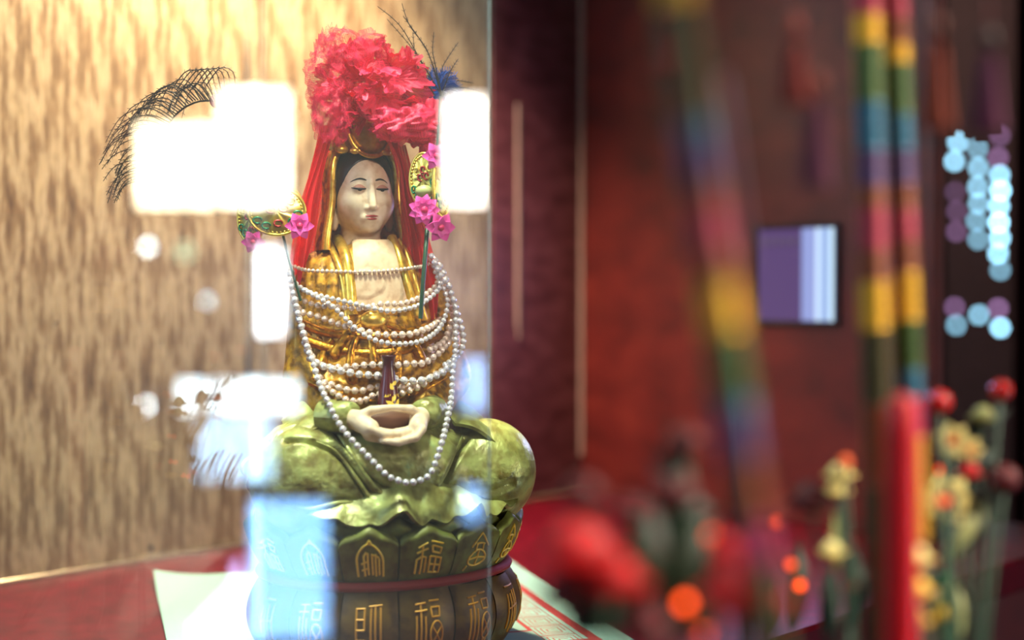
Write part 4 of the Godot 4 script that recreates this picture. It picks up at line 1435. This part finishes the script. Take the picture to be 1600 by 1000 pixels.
func medallion(parent: Node3D, c: Vector3, rx: float, ry: float, facing: Vector3) -> void:
	var z := facing.normalized()
	var x := Vector3.UP.cross(z).normalized()
	var o := Node3D.new()
	o.name = "medallion"
	o.position = c
	o.basis = Basis(x, z.cross(x), z)
	parent.add_child(o, true)
	var m := Mb.new()
	m.grid(func(u: float, v: float): return Vector3(cos(TAU * u) * rx * v, sin(TAU * u) * ry * v, 0.002 * (1 - v * v) + 0.0008 * sin(u * TAU * 9.0) * v * (1 - v) * 2.0), 36, 8, true)
	m.grid(func(u: float, v: float): return Vector3(cos(TAU * u) * rx * v, sin(TAU * u) * ry * v, -0.001), 36, 2, true, true)
	put(m, "plate", M.medal, o)
	m = Mb.new()
	var path := []
	for k in 49:
		var a := TAU * k / 48
		path.append(Vector3(cos(a) * rx, sin(a) * ry, 0.0005))
	m.tube(path, 0.0014, 6)
	put(m, "plate_rim", M.medal, o)
	for k in 40:
		var a := TAU * k / 40
		m = Mb.new()
		m.ball(Vector3(cos(a) * rx * 0.90, sin(a) * ry * 0.90, 0.0012), Vector3.ONE * 0.0010, 6, 4)
		put(m, "bead", M.medal, o)
	for q in [[-0.66, -0.40, M.greenfoil], [-0.36, -0.62, M.greenfoil], [0.56, -0.42, M.greenfoil], [0.74, -0.12, M.greenfoil], [0.06, -0.52, M.redfoil], [-0.2, 0.05, M.redfoil], [0.25, 0.1, M.redfoil], [0.0, 0.35, M.redfoil], [-0.45, 0.3, M.medal], [0.5, 0.42, M.medal]]:
		m = Mb.new()
		var ring := []
		for k in 13:
			var a := TAU * k / 12 * 0.85
			ring.append(Vector3(q[0] * rx + cos(a) * rx * 0.15, q[1] * ry + sin(a) * ry * 0.13, 0.0026))
		m.tube(ring, 0.0009, 5)
		put(m, "scroll", q[2], o)

func plume_barbs(parent: Node3D, curves: Array, r: float, m: Material) -> void:
	for c in curves:
		var b := Mb.new()
		var path := smooth_path(c, 12)
		var radii := []
		for k in path.size(): radii.append(r * lerpf(1.0, 0.45, float(k) / path.size()))
		b.tube(path, radii, 4, false)
		# short hairs along the barb
		for k in range(2, path.size() - 1):
			for s in [-1.0, 1.0]:
				var t: Vector3 = (path[k + 1] - path[k - 1]).normalized()
				var n: Vector3 = t.cross(Vector3(0.3, 0.2, 1)).normalized() * float(s)
				b.tube([path[k], path[k] + n * r * 3.2 + t * r * 3.0], r * 0.35, 3, false)
		put(b, "barb", m, parent)

func ornaments() -> void:
	var face := WALL_N * 0.4 + Vector3(0, 0, 1)
	# left: medallion, blossoms and a curling peacock plume, about level with the statue's head
	var D := 1.17
	var o := thing("temple_ornament", "gold medallion ornament with a drooping peacock plume, left of the statue's head", "ornament", "paired temple ornaments")
	var stalk := Mb.new()
	stalk.tube(smooth_path([spot(470, 470, D), spot(450, 400, D), spot(425, 300, D + 0.01), spot(385, 210, D + 0.01), spot(345, 158, D + 0.01)], 24), 0.0012, 8)
	put(stalk, "stalk", M.stem, o)
	medallion(o, spot(432, 330, D - 0.008), 0.0245, 0.0205, face)
	medallion(o, spot(393, 340, D), 0.014, 0.0215, face + Vector3(-0.9, 0, 0))
	medallion(o, spot(458, 330, D + 0.006), 0.009, 0.018, face + Vector3(0.8, 0, 0))
	blossom(o, spot(468, 353, D - 0.012), 0.0125, face, 6, M.pinkpetal, M.pinkdark)
	blossom(o, spot(396, 378, D - 0.01), 0.0105, face + Vector3(-0.3, -0.2, 0), 6, M.pinkpetal, M.pinkdark)
	var pom := Mb.new()
	pom.ball(spot(341, 158, D), Vector3(0.0075, 0.0065, 0.007), 14, 10)
	put(pom, "pompom", M.pinkdark, o)
	var quill := Mb.new()
	quill.tube(smooth_path([spot(341, 158, D), spot(305, 160, D), spot(270, 185, D), spot(245, 240, D), spot(240, 290, D)], 20), 0.0009, 6)
	put(quill, "quill", M.plume, o)
	var curves := []
	for k in 46:
		var u := k / 45.0
		var base := smooth_path([Vector3(338, 160, 0), Vector3(302, 158, 0), Vector3(268, 190, 0), Vector3(248, 245, 0), Vector3(236, 285, 0)], 45)[k] as Vector3
		var len := lerpf(58, 92, sin(PI * u)) * rng.randf_range(0.75, 1.1)
		var up := lerpf(60, 4, pow(u, 0.8)) * rng.randf_range(0.7, 1.2)
		var drop := lerpf(28, 52, u) * rng.randf_range(0.5, 1.3)
		var dd := D + rng.randf_range(-0.012, 0.012)
		curves.append([spot(base.x, base.y, dd), spot(base.x - len * 0.38, base.y - up * 0.55, dd), spot(base.x - len * 0.8, base.y - up * 0.45 + drop * 0.25, dd), spot(base.x - len * 1.05, base.y - up * 0.1 + drop * 0.9, dd)])
	for k in 7:      # a few that curl over to the right at the top
		var x := 268.0 + k * 9.0
		var dd := D + rng.randf_range(-0.01, 0.01)
		curves.append([spot(x, 140 - k, dd), spot(x + 22, 112 - k, dd), spot(x + 42, 112, dd), spot(x + 52 - k, 134, dd), spot(x + 58 - k, 152, dd)])
	plume_barbs(o, curves, 0.0006, M.plume)
	# right: the same, its plume standing up behind the tulle
	D = 1.16
	var r := thing("temple_ornament", "gold medallion ornament on a green stem, right of the statue's head", "ornament", "paired temple ornaments")
	var st := Mb.new()
	st.tube(smooth_path([spot(657, 498, D - 0.02), spot(661, 440, D - 0.02), spot(665, 390, D - 0.015), spot(668, 350, D)], 16), 0.0019, 8)
	put(st, "stem", M.stem, r)
	var st2 := Mb.new()
	st2.tube(smooth_path([spot(668, 350, D), spot(678, 290, D + 0.01), spot(684, 220, D + 0.02), spot(688, 150, D + 0.02)], 16), 0.0013, 8)
	put(st2, "stalk", M.plume_green, r)
	medallion(r, spot(690, 290, D - 0.004), 0.0105, 0.0265, face + Vector3(1.1, 0, 0))
	medallion(r, spot(662, 280, D + 0.01), 0.0125, 0.0225, face + Vector3(-0.7, 0, 0))
	blossom(r, spot(682, 244, D - 0.014), 0.0125, face, 6, M.pinkpetal, M.pinkdark)
	blossom(r, spot(663, 328, D - 0.016), 0.0135, face + Vector3(-0.2, 0, 0), 9, M.pinkpetal, M.pinkdark)
	blossom(r, spot(688, 355, D - 0.018), 0.0135, face + Vector3(0.3, -0.3, 0), 6, M.pinkpetal, M.pinkdark)
	var bud := Mb.new()
	bud.ball(spot(663, 299, D - 0.006), Vector3(0.008, 0.0055, 0.006), 12, 8)
	put(bud, "bud", M.leaf_pale, r)
	var calyx := Mb.new()
	calyx.tube([spot(668, 356, D - 0.012), spot(672, 346, D - 0.012), spot(676, 338, D - 0.012)], [0.002, 0.005, 0.006], 10)
	put(calyx, "calyx", mat(Color(0.35, 0.12, 0.08), 0.5), r)
	D = 1.22
	var blue := []
	for k in 34:
		var a := TAU * k / 34.0
		var l := rng.randf_range(24, 40)
		var dd := D + rng.randf_range(-0.004, 0.008)
		blue.append([spot(690, 142, D), spot(690 + cos(a) * l * 0.4, 142 + sin(a) * l * 0.4, dd), spot(690 + cos(a + 0.3) * l * 0.8, 142 + sin(a + 0.3) * l * 0.8, dd), spot(690 + cos(a + 0.5) * l, 142 + sin(a + 0.5) * l, dd)])
	plume_barbs(r, blue, 0.0011, M.plume_blue)
	curves = []
	for q in [[690, 150, 655, 90, 625, 40, 590, 10], [690, 150, 668, 80, 640, 40, 628, 5], [690, 145, 672, 90, 655, 60, 630, 25], [680, 160, 655, 110, 648, 80, 645, 50], [690, 150, 690, 110, 700, 90, 716, 66], [690, 150, 700, 120, 708, 104, 716, 92], [692, 150, 705, 130, 716, 126, 740, 130], [690, 152, 712, 138, 730, 138, 760, 146], [690, 150, 660, 100, 640, 70, 605, 30], [680, 150, 660, 120, 640, 110, 620, 85], [690, 150, 680, 100, 676, 80, 678, 50]]:
		var dd := D + rng.randf_range(-0.015, 0.015)
		curves.append([spot(q[0], q[1], dd), spot(q[2], q[3], dd), spot(q[4], q[5], dd), spot(q[6], q[7], dd)])
	plume_barbs(r, curves, 0.0006, M.plume)

# ------------------------------------------------------------------ what shows to the right of the case
func behind_case() -> void:
	# glowing panes made up for the reflections in a plate on the red wall
	var sn := -WALL_D
	var face_at := (WALL_N * WALL_AT + WALL_D * (on_wall(908, 500).dot(WALL_D))).dot(WALL_D)
	var on_side := func(px: float, py: float, off: float) -> Vector3:
		var r := aim(px, py)
		return EYE + r * ((face_at - off - EYE.dot(WALL_D)) / r.dot(WALL_D))
	var b := Basis(WALL_N, Vector3.UP, -WALL_D)
	var a: Vector3 = on_side.call(1186, 500, 0.0)
	var z: Vector3 = on_side.call(1308, 355, 0.0)
	var w := (z - a).dot(WALL_N)
	var h := z.y - a.y
	var mid := (a + z) * 0.5
	var o := Node3D.new()
	o.name = "window_20"
	o.position = mid
	o.basis = b
	o.set_meta("kind", "structure")
	add_child(o, true)
	var f := Mb.new()
	for s in [-1.0, 1.0]:
		f.box(Vector3(s * (w / 2 + 0.003), 0, 0.003), Vector3(0.006, h + 0.012, 0.008), 0.001)
		f.box(Vector3(0, s * (h / 2 + 0.003), 0.003), Vector3(w, 0.006, 0.008), 0.001)
	put(f, "window_frame", M.darkwood, o)
	for q in [[0.0, 0.56, Color(0.50, 0.36, 0.66), 0.34], [0.57, 0.74, Color(0.66, 0.72, 0.98), 0.62], [0.75, 0.80, Color(0.80, 0.90, 1.0), 0.95], [0.81, 0.90, Color(0.66, 0.78, 1.0), 0.65], [0.91, 0.96, Color(0.80, 0.92, 1.0), 0.9], [0.97, 1.0, Color(0.5, 0.6, 0.9), 0.4]]:
		var p := Mb.new()
		p.box(Vector3(w * ((q[0] + q[1]) / 2 - 0.5), 0, 0.001), Vector3(w * (q[1] - q[0]), h, 0.003), 0.0)
		put(p, "window_pane", glow(q[2], q[3] * 1.25), o)
	for k in 5:
		var c := Mb.new()
		c.ball(Vector3(w * (0.08 + k * 0.105 - 0.5), h * 0.36, 0.004), Vector3(0.006, 0.008, 0.003), 10, 6)
		put(c, "glow_scallop", glow(Color(0.62, 0.50, 0.72), 0.30), o)  # glowing dabs, part of the same painted reflection
	area("window_20_light", mid + sn * 0.03, mid + sn * 1.0, Vector2(w, h), Color(0.70, 0.72, 1.0), 0.16)  # added bluish light that also brightens the table below
	# strings of small cold lights in the dark hall beyond
	var cols := [[1494, [[222, 1.0], [252, 1.0], [300, 0.12], [330, 0.15], [362, 0.2], [480, 0.25], [508, 0.5]]], [1527, [[232, 0.5], [262, 0.8], [292, 0.8], [318, 0.7], [345, 0.55], [374, 0.5], [492, 0.7]]], [1562, [[212, 0.2], [246, 0.3], [274, 1.2], [298, 2.2], [322, 1.6], [348, 2.4], [372, 1.6], [396, 1.3], [422, 0.5], [482, 0.35], [512, 1.3]]]]
	for c in cols:
		var t := thing("light_string", ["leftmost hanging string of pale blue lights in the dark hall", "middle hanging string of pale blue lights in the dark hall", "rightmost and brightest hanging string of pale blue lights in the dark hall"][cols.find(c)], "string lights", "hanging light strings")
		var cord := Mb.new()
		cord.tube([spot(c[0], -40, 4.2), spot(c[0], 200, 4.2), spot(c[0], 530, 4.2)], 0.0016, 5)
		put(cord, "cord", M.ink, t)
		for q in c[1]:
			var s := Mb.new()
			s.ball(spot(c[0] + rng.randf_range(-3, 3), q[0], 4.2), Vector3.ONE * 0.010, 12, 8)
			put(s, "bulb", glow(Color(0.62, 0.88, 1.0) if q[1] > 0.4 else Color(0.80, 0.60, 0.85), q[1] * 11.0), t)
	# dark post at the far right and a screen behind
	var post := Mb.new()
	post.box(spot(1450, 300, 2.3) + Vector3(0, -0.1, 0), Vector3(0.05, 2.4, 0.05), 0.006)
	tag(put(post, "hall_post", M.darkwood), "dark wooden post between the red wall and the hall lights", "post")
	var post2 := Mb.new()
	post2.box(spot(1640, 500, 2.2) + Vector3(0, -0.1, 0), Vector3(0.10, 2.4, 0.06), 0.006)
	tag(put(post2, "hall_post_001", M.darkwood), "dark wooden post at the right edge of the photo", "post")
	# hanging tassels
	for q in [[1276, 130, 290, 0.60, Color(0.45, 0.13, 0.05), Color(0.36, 0.13, 0.24), "orange and purple tassel hanging before the red wall above the small glowing plate"], [1240, 40, 160, 0.60, Color(0.50, 0.11, 0.04), Color(0.45, 0.09, 0.05), "short rust-orange tassel hanging at the top before the red wall"], [1038, 30, 120, 0.72, Color(0.55, 0.13, 0.08), Color(0.50, 0.12, 0.08), "small red-orange tassel hanging at the top beside the leaning incense stick"], [1545, 60, 205, 0.62, Color(0.16, 0.06, 0.05), Color(0.34, 0.08, 0.24), "dark tassel with a magenta skirt above the string lights"], [1462, 40, 200, 0.60, Color(0.35, 0.12, 0.03), Color(0.48, 0.16, 0.03), "brown-orange tassel hanging between incense sticks and string lights"]]:
		var t := thing("hanging_tassel", q[6], "tassel", "hanging tassels")
		var top := spot(q[0], -60, q[3])
		var y0 := spot(q[0], q[1], q[3])
		var y1 := spot(q[0], q[2], q[3])
		var m := Mb.new()
		m.tube([top, y0], 0.0006, 6)
		put(m, "cord", M.darkred, t)
		m = Mb.new()
		m.ball(y0, Vector3(0.0040, 0.0048, 0.0040), 14, 10)
		put(m, "knob", mat(q[4], 0.6), t)
		m = Mb.new()
		var L := y0.y - y1.y
		m.grid(func(u: float, v: float):
			var rr := (0.0031 + 0.0036 * v) * (1.0 + 0.10 * sin(u * TAU * 18.0))
			return y0 + Vector3(cos(TAU * u) * rr, -0.008 - v * (L - 0.008), sin(TAU * u) * rr), 72, 6, true)
		put(m, "fringe", mat(q[5], 0.8), t)

# ------------------------------------------------------------------ offerings in front of the glass
func incense(label: String, foot: Vector3, tip: Vector3, r: float, bands: Array, from: float) -> void:
	# bands of [height in the frame's pixels, colour]: foil rings wound round the stick
	var o := thing("incense_stick", label, "incense stick", "tall foil-wrapped incense sticks")
	var m := Mb.new()
	m.tube([foot, tip], r * 0.8, 12)
	put(m, "core", M.darkwood, o)
	var n := 0
	for k in bands.size() - 1:
		var a: float = bands[k][0]
		var b: float = bands[k + 1][0]
		var pa := foot.lerp(tip, a)
		var pb := foot.lerp(tip, b)
		var g := Mb.new()
		var ax := (pb - pa).normalized()
		var sx := ax.cross(Vector3.BACK).normalized()
		var sy := sx.cross(ax)
		g.grid(func(u: float, v: float):
			var rr := r * (1.0 + 0.07 * sin(v * 9.0 * TAU * pa.distance_to(pb) / 0.05 + u * TAU))
			return pa.lerp(pb, v) + (sx * cos(TAU * u) + sy * sin(TAU * u)) * rr, 14, 20, true)
		var c: Color = bands[k][1]
		var fm := mat(c * (1.0 if c.r > 0.75 and c.g > 0.5 else 0.80), 0.42, 0.35)
		put(g, "foil_band", fm, o)

func foil(list: Array, d: float, foot: Vector3, tip: Vector3) -> Array:
	# list of [frame row, colour] from the top down -> fractions of the stick from foot to tip
	var out := []
	for q in list:
		var t := 0.0
		var lo := 0.0
		var hi := 1.0
		for it in 24:
			t = (lo + hi) / 2
			var p := foot.lerp(tip, t) - EYE
			p = Basis(Vector3.RIGHT, atan(43.0 / 2100.0)) * p
			var row := 500.0 + 2100.0 * p.y / p.z
			if row > q[0]: lo = t
			else: hi = t
		out.append([t, q[1]])
	out.reverse()
	var fixed := []
	for k in out.size(): fixed.append([out[k][0], out[maxi(k, 0)][1]])
	return fixed

func flower_head(parent: Node3D, c: Vector3, r: float, m: Material, called := "flower_head") -> void:
	var f := Node3D.new()
	f.name = called
	f.position = c
	parent.add_child(f, true)
	var h := Mb.new()
	h.ball(Vector3(0, r * 0.05, 0), Vector3(r * 0.62, r * 0.55, r * 0.62), 14, 10)
	put(h, "heart", m, f)
	for ring in 3:
		for k in 6 - ring:
			var a := TAU * (k + ring * 0.4) / (6 - ring) + ring
			var tilt := [0.35, 0.8, 1.2][ring] as float
			var rr := r * ([1.0, 0.82, 0.6][ring] as float)
			var p := Mb.new()
			p.shell(func(u: float, v: float):
				var w := sin(PI * (0.15 + 0.8 * v)) * (u - 0.5) * 1.5
				var rad := rr * v * cos(tilt * v)
				var up := rr * (v * sin(tilt * v) * 0.9 - 0.35) + rr * w * w * 0.3
				var d := Vector3(cos(a) * rad - sin(a) * w * rr, up, sin(a) * rad + cos(a) * w * rr)
				return Vector3(d.x, d.y * 0.75 + 0.0, d.z), 6, 6, r * 0.03)
			put(p, "petal", m, f)

func leaf_blade(parent: Node3D, a: Vector3, b: Vector3, w: float, m: Material, bend := 0.12) -> void:
	var p := Mb.new()
	var t := (b - a)
	var s := t.cross(Vector3(0.1, 0.3, 1)).normalized()
	var n := s.cross(t).normalized()
	p.shell(func(u: float, v: float): return a + t * v + s * w * sin(PI * pow(v, 0.85)) * (u - 0.5) * 2.0 + n * (t.length() * bend * sin(PI * v) - absf(u - 0.5) * w * 0.5), 6, 12, 0.0006)
	put(p, "leaf", m, parent)

func spray(label: String, foot: Vector3, heads: Array, leaves: Array, group := "") -> void:
	var o := thing("flower_spray", label, "artificial flowers", group)
	for h in heads:      # [px, py, depth, radius, material key, kind]
		var c := spot(h[0], h[1], h[2])
		var st := Mb.new()
		st.tube(smooth_path([foot, foot.lerp(c, 0.5) + Vector3(0, 0.02, 0), c - Vector3(0, h[3] * 0.4, 0)], 12), 0.0013, 6)
		put(st, "stem", M.stem, o)
		if h[5] == "ball":
			var b := Mb.new()
			b.ball(c, Vector3.ONE * h[3], 18, 12)
			put(b, "berry", M[h[4]], o)
		elif h[5] == "open":
			blossom(o, c, h[3], EYE - c, 7, M[h[4]], M.orange, "flower_head")
		else:
			flower_head(o, c, h[3], M[h[4]])
	for l in leaves:     # [px, py, px, py, depth, width, material key]
		leaf_blade(o, spot(l[0], l[1], l[4]), spot(l[2], l[3], l[4] + 0.01), l[5], M[l[6]])

func offerings() -> void:
	# a low stand before the case carries them
	var st := thing("offering_stand", "dark red offering stand in front of the case, below the flowers", "stand")
	var m := Mb.new()
	m.box(Vector3(0.28, -0.02, -0.53), Vector3(0.62, 0.04, 0.38), 0.004)
	put(m, "stand_top", M.table, st)
	m = Mb.new()
	m.box(Vector3(0.28, -0.57, -0.53), Vector3(0.52, 1.06, 0.30), 0.004)
	put(m, "stand_body", M.redwall, st)
	var yl := Color(0.78, 0.58, 0.06)
	var gr := Color(0.26, 0.38, 0.13)
	var cy := Color(0.08, 0.40, 0.52)
	var pu := Color(0.34, 0.22, 0.42)
	var og := Color(0.56, 0.26, 0.09)
	var pk := Color(0.72, 0.18, 0.28)
	var ol := Color(0.30, 0.26, 0.08)
	var rd := Color(0.70, 0.04, 0.10)
	var mg := Color(0.70, 0.08, 0.36)
	# leaning stick
	var tip := spot(1048, -60, 0.46)
	var foot := spot(1226, 1180, 0.45)
	foot = tip + (foot - tip) * ((tip.y - 0.001) / (tip.y - foot.y))
	incense("leaning incense stick wrapped in rainbow foil, left of the upright pair", foot, tip, 0.0068, foil([[-60, ol], [10, yl], [190, ol], [222, cy], [285, pu], [320, og], [395, pk], [440, og], [520, yl], [620, gr], [645, cy], [715, pu], [815, og], [875, mg], [945, ol], [1400, ol]], 0.6, foot, tip), 0.0)
	tip = spot(1352, -60, 0.69)
	foot = spot(1384, 1180, 0.68)
	foot = tip + (foot - tip) * ((tip.y - 0.001) / (tip.y - foot.y))
	incense("left upright incense stick wrapped in rainbow foil", foot, tip, 0.0074, foil([[-60, yl], [25, pk], [70, yl], [160, gr], [235, cy], [292, pu], [325, og], [390, pk], [440, og], [515, yl], [630, ol], [760, og], [850, ol], [1400, ol]], 0.8, foot, tip), 0.0)
	tip = spot(1396, -60, 0.70)
	foot = spot(1442, 1180, 0.69)
	foot = tip + (foot - tip) * ((tip.y - 0.001) / (tip.y - foot.y))
	incense("right upright incense stick with the brightest rainbow foil", foot, tip, 0.0068, foil([[-60, mg], [30, pk], [70, og], [100, yl], [180, gr], [235, cy], [290, pu], [328, og], [375, pk], [425, og], [500, yl], [575, gr], [620, cy], [680, mg], [840, yl], [1010, ol], [1400, ol]], 0.84, foot, tip), 0.0)
	# a pale ribbon put in for the glint beside the leaning stick, and a thin stick behind it
	m = Mb.new()
	var ra := spot(1128, 120, 0.47)
	var rb := spot(1170, 410, 0.47)
	m.shell(func(u: float, v: float):
		return ra.lerp(rb, v) + Vector3((u - 0.5) * 0.0022 * (1.0 - 0.6 * v), 0, 0.001 * sin(v * 6.0)), 4, 20, 0.0004)
	tag(put(m, "glint_ribbon", mat(Color(0.66, 0.56, 0.66), 0.5)), "narrow pale ribbon standing in for a glint along the leaning incense stick", "ribbon")
	var sa := spot(1116, 440, 0.74)
	var sb := spot(1136, 700, 0.74)
	sb = sa + (sb - sa) * ((sa.y - 0.001) / (sa.y - sb.y))
	m = Mb.new()
	m.tube([sb, sa], 0.0016, 8)
	tag(put(m, "thin_stick", mat(Color(0.50, 0.36, 0.40), 0.5)), "thin pale stick standing low behind the leaning incense stick", "stick")
	# red candle beside the upright sticks
	var cnd := thing("red_candle", "thick red candle standing before the upright incense sticks", "candle")
	var c0 := spot(1408, 700, 0.66)
	c0.y = 0.0
	var ct := spot(1408, 612, 0.66).y
	m = Mb.new()
	m.lathe([Vector2(0.0, 0.0), Vector2(0.0088, 0.0), Vector2(0.0089, 0.05), Vector2(0.0085, ct - 0.02), Vector2(0.007, ct - 0.004), Vector2(0.0, ct)], 20, c0)
	put(m, "wax", mat(Color(0.72, 0.03, 0.07), 0.4), cnd)
	m = Mb.new()
	m.tube([c0 + Vector3(0, ct - 0.003, 0), c0 + Vector3(0.001, ct + 0.010, 0)], 0.0008, 6)
	put(m, "wick", M.ink, cnd)
	# flowers
	var g := "artificial flower sprays before the case"
	spray("large red flower spray nearest the viewer, just right of the statue", Vector3(0.06, 0.0, -0.50), [[912, 772, 0.54, 0.012, "darkred", "head"], [902, 862, 0.52, 0.020, "redflower", "head"], [960, 905, 0.52, 0.016, "redflower", "head"], [1160, 925, 0.52, 0.022, "redflower", "head"], [985, 800, 0.56, 0.011, "darkred", "head"], [1075, 690, 0.58, 0.011, "darkred", "head"], [880, 930, 0.52, 0.014, "darkred", "head"], [1055, 770, 0.57, 0.012, "darkred", "head"], [1185, 850, 0.56, 0.010, "darkred", "head"], [1010, 985, 0.52, 0.016, "darkred", "head"], [1130, 860, 0.56, 0.012, "redflower", "head"]],
		[[985, 960, 1020, 780, 0.54, 0.009, "leaf"], [1040, 960, 1100, 800, 0.55, 0.009, "leaf"], [950, 980, 925, 800, 0.54, 0.008, "leaf"], [1120, 900, 1020, 710, 0.57, 0.009, "leaf"], [1060, 900, 1050, 660, 0.58, 0.008, "leaf"], [1190, 980, 1140, 780, 0.57, 0.009, "leaf"], [900, 1000, 960, 900, 0.53, 0.010, "leaf"], [1090, 980, 1010, 850, 0.55, 0.010, "leaf"], [1060, 1000, 1120, 880, 0.55, 0.010, "leaf"], [940, 1000, 1000, 840, 0.55, 0.009, "leaf"]], g)
	fairy_lights()
	spray("dark red flowers between the leaning stick and the upright pair", Vector3(0.17, 0.0, -0.66), [[1268, 782, 0.721, 0.016, "darkred", "head"], [1300, 860, 0.739, 0.009, "cream", "head"], [1325, 915, 0.739, 0.004, "berry", "ball"], ], [[1240, 990, 1250, 840, 0.8, 0.006, "leaf"], [1290, 1000, 1300, 880, 0.8, 0.006, "leaf"], [1330, 990, 1340, 850, 0.8, 0.006, "leaf"], [1200, 1000, 1210, 900, 0.8, 0.007, "leaf"]], g)
	spray("mixed spray of red berries and cream flowers right of the incense", Vector3(0.23, 0.0, -0.68), [[1468, 628, 0.777, 0.0068, "berry", "ball"], [1564, 610, 0.794, 0.0062, "berry", "ball"], [1570, 748, 0.758, 0.008, "darkred", "ball"], [1515, 738, 0.777, 0.009, "redflower", "head"], [1488, 690, 0.777, 0.011, "cream", "open"], [1515, 702, 0.785, 0.008, "cream", "open"], [1536, 650, 0.794, 0.010, "leaf_pale", "head"], [1478, 782, 0.767, 0.016, "cream", "open"], [1470, 785, 0.739, 0.006, "orange", "head"], ],
		[[1480, 880, 1545, 780, 0.758, 0.006, "leaf_pale"], [1470, 990, 1480, 880, 0.767, 0.006, "leaf_pale"], [1500, 680, 1580, 640, 0.794, 0.004, "leaf"], [1450, 960, 1440, 860, 0.777, 0.006, "leaf"], [1495, 740, 1560, 700, 0.794, 0.004, "leaf"]], g)
	spray("upright cream bud with an orange tip, left of the upright incense pair", Vector3(0.18, 0.0, -0.68), [[1312, 740, 0.758, 0.010, "cream", "head"], [1320, 722, 0.748, 0.004, "orange", "ball"], [1308, 765, 0.758, 0.009, "cream", "head"]], [[1300, 900, 1310, 780, 0.758, 0.004, "leaf_pale"]], g)
	spray("low golden spray under the red candle at the right", Vector3(0.20, 0.0, -0.60), [[1428, 870, 0.684, 0.011, "cream", "head"], [1430, 920, 0.684, 0.011, "goldpaint", "head"], [1426, 965, 0.684, 0.011, "goldpaint", "head"], [1476, 960, 0.739, 0.007, "goldpaint", "head"], [1470, 905, 0.758, 0.004, "greenfoil", "ball"]], [[1500, 1000, 1490, 900, 0.758, 0.004, "leaf_pale"], [1390, 1000, 1400, 900, 0.721, 0.006, "leaf"]], g)

func fairy_lights() -> void:
	# tiny orange lamps on a wire that winds through the flowers
	var spots := [[1070, 942, 0.55, 7.0], [1110, 838, 0.57, 3.5], [1092, 800, 0.58, 1.3], [1040, 900, 0.56, 1.0], [1098, 985, 0.56, 5.0], [1214, 815, 0.76, 2.0], [1236, 882, 0.76, 3.0], [1250, 914, 0.77, 5.0], [1322, 914, 0.77, 2.0], [1470, 735, 0.78, 3.0], [1476, 786, 0.78, 2.0], [1040, 790, 0.58, 0.6]]
	var o := thing("fairy_light_string", "wire of tiny glowing orange lamps winding through the flowers", "fairy lights")
	var order := [[10, 9, 8, 7, 6, 5, 2, 1, 11, 3, 0, 4]]
	var pts := []
	for k in order[0]: pts.append(spot(spots[k][0], spots[k][1], spots[k][2]))
	pts.append(Vector3(0.08, 0.001, -0.52))
	var w := Mb.new()
	w.tube(smooth_path(pts, 90), 0.0005, 5)
	put(w, "wire", M.leaf, o)
	for q in spots:
		var b := Mb.new()
		b.ball(spot(q[0], q[1], q[2]), Vector3.ONE * 0.0024, 10, 8)
		put(b, "bulb", glow(Color(1.0, 0.30, 0.06), q[3]), o)
